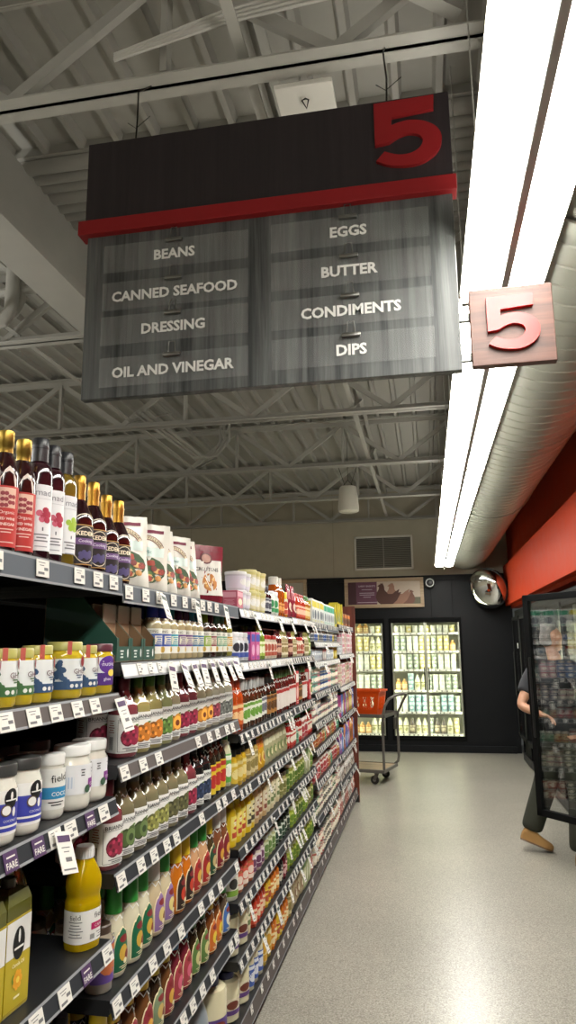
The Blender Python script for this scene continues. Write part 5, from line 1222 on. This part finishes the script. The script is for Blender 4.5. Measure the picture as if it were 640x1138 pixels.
cooler(-1.855, -.655, 2, 'black framed glass-door cooler half hidden behind the shelf end', [['yo', 'yw', 'yo', 'yy', 'yo', 'yw', 'yy'], ['yy', 'yk', 'yy', 'yk'], ['yg', 'yd', 'yw', 'yy'], ['yg', 'yg', 'yw', 'yg'], ['yd', 'yg', 'yk', 'yw'], ['yo', 'yk', 'yo', 'yk']], 0)
cooler(-.585, .535, 2, 'double glass-door cooler with lit shelves in the middle of the back wall', [['yw', 'yy', 'yw', 'yy', 'yw', 'yw', 'yy'], ['yg', 'yw', 'yy', 'yg', 'yy', 'yo'], ['yw', 'yg', 'yy', 'yg', 'yw', 'yw'], ['yo', 'yb', 'yk', 'yg', 'yw', 'yg', 'yg'], ['yw', 'yb', 'yb', 'yg', 'yb', 'yg'], ['yk', 'yd', 'yk', 'yg', 'yd', 'yk', 'yy']], 1)

# ---------------------------------------------------------------- upright freezers along the right wall
FX = 1.26
def freezer_door(parent, ang=0, glass=GLASS):
    W = .75; z0, z1 = .33, 1.985
    b = MB()
    for q in ((0, W, z0, z0 + .05), (0, W, z1 - .05, z1), (0, .055, z0, z1), (W - .055, W, z0, z1)): b.box(-.045, 0, q[0], q[1], q[2], q[3], BF, .004)
    o = b.build('door', parent); o.rotation_euler = (0, 0, ang)
    b = MB(); b.box(-.03, -.018, .05, W - .05, z0 + .045, z1 - .045, glass); b.build('glass', o)
    b = MB(); b.box(-.055, -.04, W - .05, W - .03, .9, 1.5, HAND, .004); b.build('handle', o)
    return o
mods = [3.84 + .78 * k for k in range(10)]
for k, y in enumerate(mods):
    if k < 1: continue
    y1 = y + .78
    if y1 > BACK: break
    openm = abs(y - 5.4) < .02
    if openm: nm = 'black upright freezer with its glass door swung open beside the person'
    else: nm = 'black upright freezer with closed glass door, %s from the back corner' % nth(len(mods) - k)
    root = empty('upright_freezer', (FX, y, 0), 0, nm, 'freezer', 'freezers along the right wall')
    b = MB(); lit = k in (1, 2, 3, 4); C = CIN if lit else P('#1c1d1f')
    b.box(.05, .75, 0, .015, .1, 2.02, C); b.box(.05, .75, .765, .78, .1, 2.02, C); b.box(.73, .75, 0, .78, .1, 2.02, C); b.box(.0, .75, 0, .78, 2.02, 2.08, BF); b.box(.02, .75, 0, .78, 0, .3, BF, .004)
    b.build('cabinet', root)
    b = MB()
    for q in ((.0, .025, .1, 2.04), (.755, .78, .1, 2.04)): b.box(.002, .06, q[0], q[1], q[2], q[3], BF, .003)
    b.box(.002, .06, 0, .78, .29, .33, BF, .003); b.box(.002, .06, 0, .78, 1.99, 2.05, BF, .003); b.build('frame', root)
    g = MB(); g.box(-.004, .02, .0, .78, .02, .12, P('#0a0a0b'))
    for q in range(5): g.box(-.008, -.002, .02, .76, .03 + q * .018, .036 + q * .018, P('#1f2022'))
    g.build('kick_grille', root)
    for z in (.36, .68, 1.0, 1.32, 1.64):
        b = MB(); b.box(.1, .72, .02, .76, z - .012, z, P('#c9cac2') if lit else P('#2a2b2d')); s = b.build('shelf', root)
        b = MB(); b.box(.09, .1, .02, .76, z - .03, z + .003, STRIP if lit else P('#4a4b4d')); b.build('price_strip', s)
    if lit:
        b = MB(); b.box(.07, .09, .02, .04, .38, 1.95, LED); b.build('light_strip', root)
    d = freezer_door(root, R(38.5) if openm else 0, GLASS2 if openm else GLASS); d.location = (0, .015, 0)
    if k in (3, 4):
        for l, z in enumerate((.36, .68, 1.0, 1.32, 1.64)):
            for i in range(8):
                key = 'jur' if (i + l) % 3 == 0 else 'jui'
                put(key, FX + .16, y + .09 + i * .084, z + .001, '%s, %s from left, %s shelf of the %s freezer' % (KD[key][2], nth(i + 1), 'lowest second third fourth highest'.split()[l], 'nearest stocked' if k == 3 else 'second stocked'), 'bottles in the freezers', R(180), True)
    if k == 8:
        b = MB(); b.box(-.05, -.046, .2, .25, 1.55, 1.62, PAPER); tag(b.build('paper_note', root), 'small white paper note')

# ---------------------------------------------------------------- flat cart and basket
CM = P('#5c5854', 'plastic'); DKW = wood('deck_board', '#7a5f48', '#b59a7c', .4, .4, 'x')
CR = R(-13)
cart = empty('stock_cart', (-.50, 9.08, 0), CR, 'grey steel stock cart with bent tube handle beyond the shelf end', 'cart')
b = MB(); b.box(-1.3, .0, -.28, .28, .15, .165, DKW); b.build('deck', cart)
b = MB()
for s in (-1, 1): b.box(-1.3, .01, s * .285 - .012, s * .285 + .012, .135, .172, CM, .003)
b.box(-.012, .012, -.285, .285, .135, .172, CM, .003); b.build('deck_frame', cart)
b = MB(); H = [(0, -.27, .16), (0, -.27, .70), (.005, -.265, .80), (.03, -.25, .9), (.07, -.22, .975), (.12, -.12, 1.01), (.16, .1, 1.02), (.165, .22, 1.015), (.15, .255, .985), (.1, .268, .9), (.04, .275, .78), (.03, .28, .7), (.03, .28, .26), (.02, .275, .2), (-.02, .26, .165)]
b.tube(H, .016, CM, 12); b.build('handle', cart)
b = MB(); b.box(-.95, .03, -.27, .27, .765, .775, P('#3a3836', 'metal')); b.box(-.95, .03, -.28, -.268, .76, .80, CM, .002); b.box(-.95, .03, .268, .28, .76, .80, CM, .002); b.box(.02, .032, -.28, .28, .76, .80, CM, .002); b.build('upper_shelf', cart)
for s in (-1, 1):
    b = MB(); b.tube([(-.93, s * .27, .16), (-.93, s * .27, .78)], .014, CM, 10); b.build('post', cart)
    b = MB(); b.tube([(.0, s * .272, .58), (.0, s * .272, .72)], .022, P('#77736e', 'metal'), 10); b.build('sleeve', cart)
for x in (-.1, -1.2):
    for s in (-1, 1):
        b = MB(); b.box(x - .03, x + .03, s * .23 - .03, s * .23 + .03, .125, .14, CM)
        for q in (-1, 1): b.bar((x, s * .23 + q * .022, .128), (x - .03, s * .23 + q * .022, .05), .004, .035, CM, (1, 0, 0))
        c = b.build('caster', cart)
        w = MB(); w.lathe([(.02, -.014), (.046, -.014), (.05, -.008), (.05, .008), (.046, .014), (.02, .014)], P('#1f1d1c'), 20); w.lathe([(.012, -.016), (.02, -.016), (.02, .016), (.012, .016)], P('#8a8886', 'metal'), 14)
        o = w.build('wheel', c, (x - .03, s * .23, .05)); o.rotation_euler = (PI / 2, 0, 0)
OR = P('#d04a12', 'plastic')
bk = empty('shopping_basket', (-.79, 9.09, .777), CR, 'orange plastic shopping basket standing on the cart shelf', 'basket')
b = MB(); LX, LY, HH = .235, .16, .30
def corner(z):
    s = .84 + .16 * z / HH; return LX * s, LY * s
def wall(p0, p1, z0, z1, th=.006):
    (ax, ay), (bx, by) = p0, p1; vs = []
    for z in (z0, z1):
        s = .84 + .16 * z / HH
        for o in (1, 1 - th / .16):
            vs += [(ax * LX * s * o, ay * LY * s * o, z), (bx * LX * s * o, by * LY * s * o, z)]
    b.add(vs, [(0, 1, 5, 4), (2, 6, 7, 3), (4, 5, 7, 6), (0, 2, 3, 1), (0, 4, 6, 2), (1, 3, 7, 5)], OR)
cs = [(-1, -1), (1, -1), (1, 1), (-1, 1)]
for i in range(4):
    p, q = cs[i], cs[(i + 1) % 4]; wall(p, q, 0, .07); wall(p, q, .215, .285)
    lerp = lambda t: (p[0] + (q[0] - p[0]) * t, p[1] + (q[1] - p[1]) * t)
    for t0, t1 in ((0, .12), (.44, .56), (.88, 1)): wall(lerp(t0), lerp(t1), .07, .215)
    for t in [.12 + .076 * k for k in range(10)]:
        for dx in (-1, 1):
            t2 = t + dx * .12
            if t2 < .1 or t2 > .9: continue
            a, c = lerp(t), lerp(t2); sa, sc = .84 + .16 * .07 / HH, .84 + .16 * .215 / HH
            b.bar((a[0] * LX * sa * .99, a[1] * LY * sa * .99, .07), (c[0] * LX * sc * .99, c[1] * LY * sc * .99, .215), .007, .007, OR)
b.box(-LX * .83, LX * .83, -LY * .83, LY * .83, 0, .006, OR); b.build('basket_body', bk)
b = MB()
for i in range(4):
    p, q = cs[i], cs[(i + 1) % 4]; b.bar((p[0] * LX * 1.01, p[1] * LY * 1.01, .29), (q[0] * LX * 1.01, q[1] * LY * 1.01, .29), .022, .022, OR)
b.build('rim', bk)
b = MB(); b.tube([(-LX * .5, -LY * 1.02, .27), (-LX * .5, -LY * 1.07, .16), (-LX * .5, -LY * 1.05, .02)], .008, P('#e0c8b8'), 8); b.build('handle_bow', bk)

# ---------------------------------------------------------------- the person by the open freezer
def skin(name, chains, mat, parent, levels=2):
    """chains share points by rounding; each point (x,y,z,radius[,radius2])"""
    idx = {}; vs = []; rad = []; es = []
    for ch in chains:
        prev = None
        for p in ch:
            k = tuple(round(c, 4) for c in p[:3])
            if k not in idx: idx[k] = len(vs); vs.append(k); rad.append((p[3], p[4] if len(p) > 4 else p[3]))
            i = idx[k]
            if prev is not None and prev != i: es.append((prev, i))
            prev = i
    me = bpy.data.meshes.new(name); me.from_pydata(vs, es, []); o = bpy.data.objects.new(name, me); COL.objects.link(o)
    sm = o.modifiers.new('s', 'SKIN'); sm.use_smooth_shade = True; sm.branch_smoothing = .6
    for i, r in enumerate(rad): me.skin_vertices[0].data[i].radius = r
    me.skin_vertices[0].data[0].use_root = True
    ss = o.modifiers.new('u', 'SUBSURF'); ss.levels = ss.render_levels = levels
    dg = bpy.context.evaluated_depsgraph_get(); dg.update()
    nm = bpy.data.meshes.new_from_object(o.evaluated_get(dg)); nm.name = name
    bpy.data.objects.remove(o); bpy.data.meshes.remove(me)
    nm.materials.clear(); nm.materials.append(mat)
    for p in nm.polygons: p.use_smooth = True
    o = bpy.data.objects.new(name, nm); COL.objects.link(o)
    if parent: o.parent = parent
    return o
SK = P('#b98a70', 'skin'); TS = P('#2b2c31', 'cloth'); TR = P('#2b2c22', 'cloth'); SHO = P('#9a7444', 'cloth'); SOL = P('#5a3f24'); HAIR = P('#6f6c69', 'cloth')
per = empty('person', (0, 0, 0), 0, 'person in dark t-shirt, olive trousers and tan shoes stepping to the open freezer', 'person')
pel = (1.045, 6.32, .97); nb = (1.035, 6.37, 1.50)
Ls, Rs = (.905, 6.46, 1.425), (1.10, 6.2, 1.425)
def hand(w, d, up, s):
    """palm and five bent fingers from wrist w along d"""
    w, d, up = Vector(w), Vector(d).normalized(), Vector(up).normalized(); r = d.cross(up).normalized() * s
    pc = w + d * .05; out = [[(*w, .024, .02), (*pc, .036, .016), (*(w + d * .085), .034, .014)]]
    root_ = w + d * .085
    for k, (o, L_) in enumerate(((-.03, .072), (-.01, .085), (.011, .08), (.03, .062))):
        a = w + d * .08 + r * o; b1 = a + d * L_ * .45 - up * .008; c1 = b1 + d * L_ * .3 - up * .022; e1 = c1 + d * L_ * .12 - up * .022
        out.append([(*root_, .034, .014), (*a, .0095), (*b1, .009), (*c1, .0082), (*e1, .007)])
    t0 = w + d * .03 - r * .03; t1 = t0 + d * .03 - r * .028 - up * .01; t2 = t1 + d * .032 - r * .006 - up * .015
    out.append([(*pc, .036, .016), (*t0, .013), (*t1, .011), (*t2, .0085)])
    return out
Le, Lw = (.735, 6.37, 1.10), (.865, 6.27, 1.05)
Re, Rw = (1.285, 5.99, 1.21), (1.42, 5.83, 1.16)
f = Vector((.75, .62, -.12)).normalized(); sd = Vector((-.62, .75, 0)).normalized(); hc = Vector((1.02, 6.385, 1.655))
hp = lambda a, s_, u: tuple(hc + f * a + sd * s_ + Vector((0, 0, 1)) * u)
body = [[(*pel, .11, .085), (1.035, 6.33, 1.15, .11, .085), (1.03, 6.35, 1.33, .125, .085), (*nb, .058), (*hp(-.02, 0, -.09), .056), (*hp(.0, 0, -.03), .085, .09), (*hp(-.005, 0, .05), .088, .098), (*hp(-.005, 0, .1), .06, .065)],
        [(1.03, 6.35, 1.33, .125, .085), (*Ls, .055), (*Le, .045), (*Lw, .03)], [(1.03, 6.35, 1.33, .125, .085), (*Rs, .055), (*Re, .045), (*Rw, .03)],
        [(*hp(.0, 0, -.03), .085, .09), (*hp(.095, 0, -.015), .024), (*hp(.118, 0, -.03), .016)],
        [(*hp(.0, 0, -.03), .085, .09), (*hp(.07, 0, -.085), .042), (*hp(.085, 0, -.09), .032)],
        [(*hp(.0, 0, -.03), .085, .09), (*hp(-.01, .088, -.01), .024), (*hp(-.018, .1, .0), .018)], [(*hp(.0, 0, -.03), .085, .09), (*hp(-.01, -.088, -.01), .024), (*hp(-.018, -.1, .0), .018)],
        [(*pel, .11, .085), (.99, 6.37, .88, .08), (.875, 6.32, .52, .055), (.745, 6.285, .16, .038)], [(*pel, .11, .085), (1.08, 6.26, .88, .08), (1.11, 6.1, .51, .055), (1.04, 5.92, .1, .038)]]
body += hand(Lw, (.8, -.5, -.25), (.2, .2, .95), 1) + hand(Rw, (.75, -.65, -.1), (0, 0, 1), -1)
skin('body', body, SK, per)
b = MB()
for s_ in (-1, 1):
    b.lathe([(0, -.011), (.008, -.008), (.011, 0), (.008, .008), (0, .011)], P('#e6e0da'), 10, c=hp(.083, s_ * .032, .018)); b.lathe([(0, -.005), (.005, 0), (0, .005)], P('#33261c'), 8, c=hp(.092, s_ * .032, .018))
b.build('eyes', per)
b = MB(); b.bar(hp(.098, -.025, -.068), hp(.098, .025, -.068), .012, .008, P('#8d5a50', 'skin')); b.build('mouth', per)
skin('hair', [[(*hp(-.06, 0, -.085), .05, .06), (*hp(-.05, 0, -.035), .075, .085), (*hp(-.035, 0, .04), .108, .112), (*hp(-.015, 0, .105), .085, .09)], [(*hp(-.035, 0, .04), .108, .112), (*hp(.035, 0, .09), .075, .06)]], HAIR, per)
skin('t_shirt', [[(1.05, 6.32, .84, .18, .15), (1.045, 6.32, .98, .175, .15), (1.035, 6.33, 1.15, .175, .145), (1.03, 6.35, 1.31, .185, .15), (1.03, 6.36, 1.41, .15, .13), (1.037, 6.368, 1.475, .095)], [(1.03, 6.35, 1.31, .185, .15), (*Ls, .105), (.8, 6.41, 1.215, .082), (.785, 6.40, 1.19, .08)], [(1.03, 6.35, 1.31, .185, .15), (*Rs, .092), (1.205, 6.085, 1.29, .08), (1.215, 6.07, 1.27, .078)]], TS, per)
skin('trousers', [[(1.045, 6.32, 1.0, .15, .12), (1.045, 6.32, .9, .15, .13), (.99, 6.37, .8, .125), (.885, 6.325, .5, .1), (.762, 6.29, .2, .088), (.742, 6.285, .14, .086)], [(1.045, 6.32, .9, .15, .13), (1.08, 6.25, .8, .125), (1.11, 6.1, .5, .1), (1.045, 5.935, .15, .085), (1.04, 5.925, .08, .084)]], TR, per)
def shoe(heel, toe, nm):
    h_, t_ = Vector(heel), Vector(toe); d = (t_ - h_); up = Vector((0, 0, 1)); up = (up - d * up.dot(d) / d.length_squared).normalized(); r = d.cross(up).normalized()
    secs = [(.0, .022, .05), (.03, .034, .085), (.12, .039, .105), (.26, .039, .112), (.38, .04, .098), (.52, .044, .078), (.68, .049, .064), (.82, .048, .056), (.92, .04, .048), (.98, .024, .036), (1.0, .008, .024)]
    def loft(z0, top, k, mat):
        m = MB(); vs = []; n = 11
        for t, w_, hh in secs:
            for i in range(n):
                a = PI * i / (n - 1); vs.append(h_ + d * t + r * (w_ * k * math.cos(a)) + up * (z0 + (top(hh) - z0) * math.sin(a) ** .7))
        fs = [(j * n + i, j * n + i + 1, (j + 1) * n + i + 1, (j + 1) * n + i) for j in range(len(secs) - 1) for i in range(n - 1)]
        fs += [tuple(j * n + i for i in range(n)) for j in (0,)] + [(j * n, (j + 1) * n, (j + 1) * n + n - 1, j * n + n - 1) for j in range(len(secs) - 1)]
        m.add(vs, fs, mat, True); return m
    o = loft(.012, lambda hh: hh, 1, SHO).build('shoe', per)
    loft(0, lambda hh: .022, 1.06, SOL).build('sole', o)
shoe((.655, 6.278, .09), (.895, 6.255, .008), 'a'); shoe((1.0, 5.93, .0), (1.25, 5.86, .0), 'b')

# ---------------------------------------------------------------- camera and settings
F_, YAW, PIT, ROL = 792.24, .1877015, .1871252, -.010625
cy, sy, cp, sp = math.cos(YAW), math.sin(YAW), math.cos(PIT), math.sin(PIT)
fw = Vector((-sy * cp, cy * cp, sp)); rt = Vector((cy, sy, 0)); up = rt.cross(fw)
r2 = rt * math.cos(ROL) + up * math.sin(ROL); u2 = -rt * math.sin(ROL) + up * math.cos(ROL)
cam = bpy.data.cameras.new('camera'); co = bpy.data.objects.new('camera', cam); COL.objects.link(co)
M = Matrix((r2, u2, -fw)).transposed().to_4x4(); M.translation = Vector((0, 0, 1.6)); co.matrix_world = M
cam.sensor_fit = 'VERTICAL'; cam.sensor_height = 24; cam.lens = F_ / 1138 * 24; cam.clip_start = .02
scene.camera = co
w = bpy.data.worlds.new('world'); scene.world = w; w.use_nodes = True
w.node_tree.nodes['Background'].inputs['Color'].default_value = (.9, .95, .9, 1); w.node_tree.nodes['Background'].inputs['Strength'].default_value = .05
vs_ = scene.view_settings; vs_.view_transform = 'Standard'; vs_.look = 'None'; vs_.gamma = 1; vs_.use_curve_mapping = False; vs_.exposure = .22
scene.cycles.use_denoising = True
scene.cycles.max_bounces = 10; scene.cycles.transparent_max_bounces = 16; scene.cycles.caustics_reflective = False; scene.cycles.caustics_refractive = False
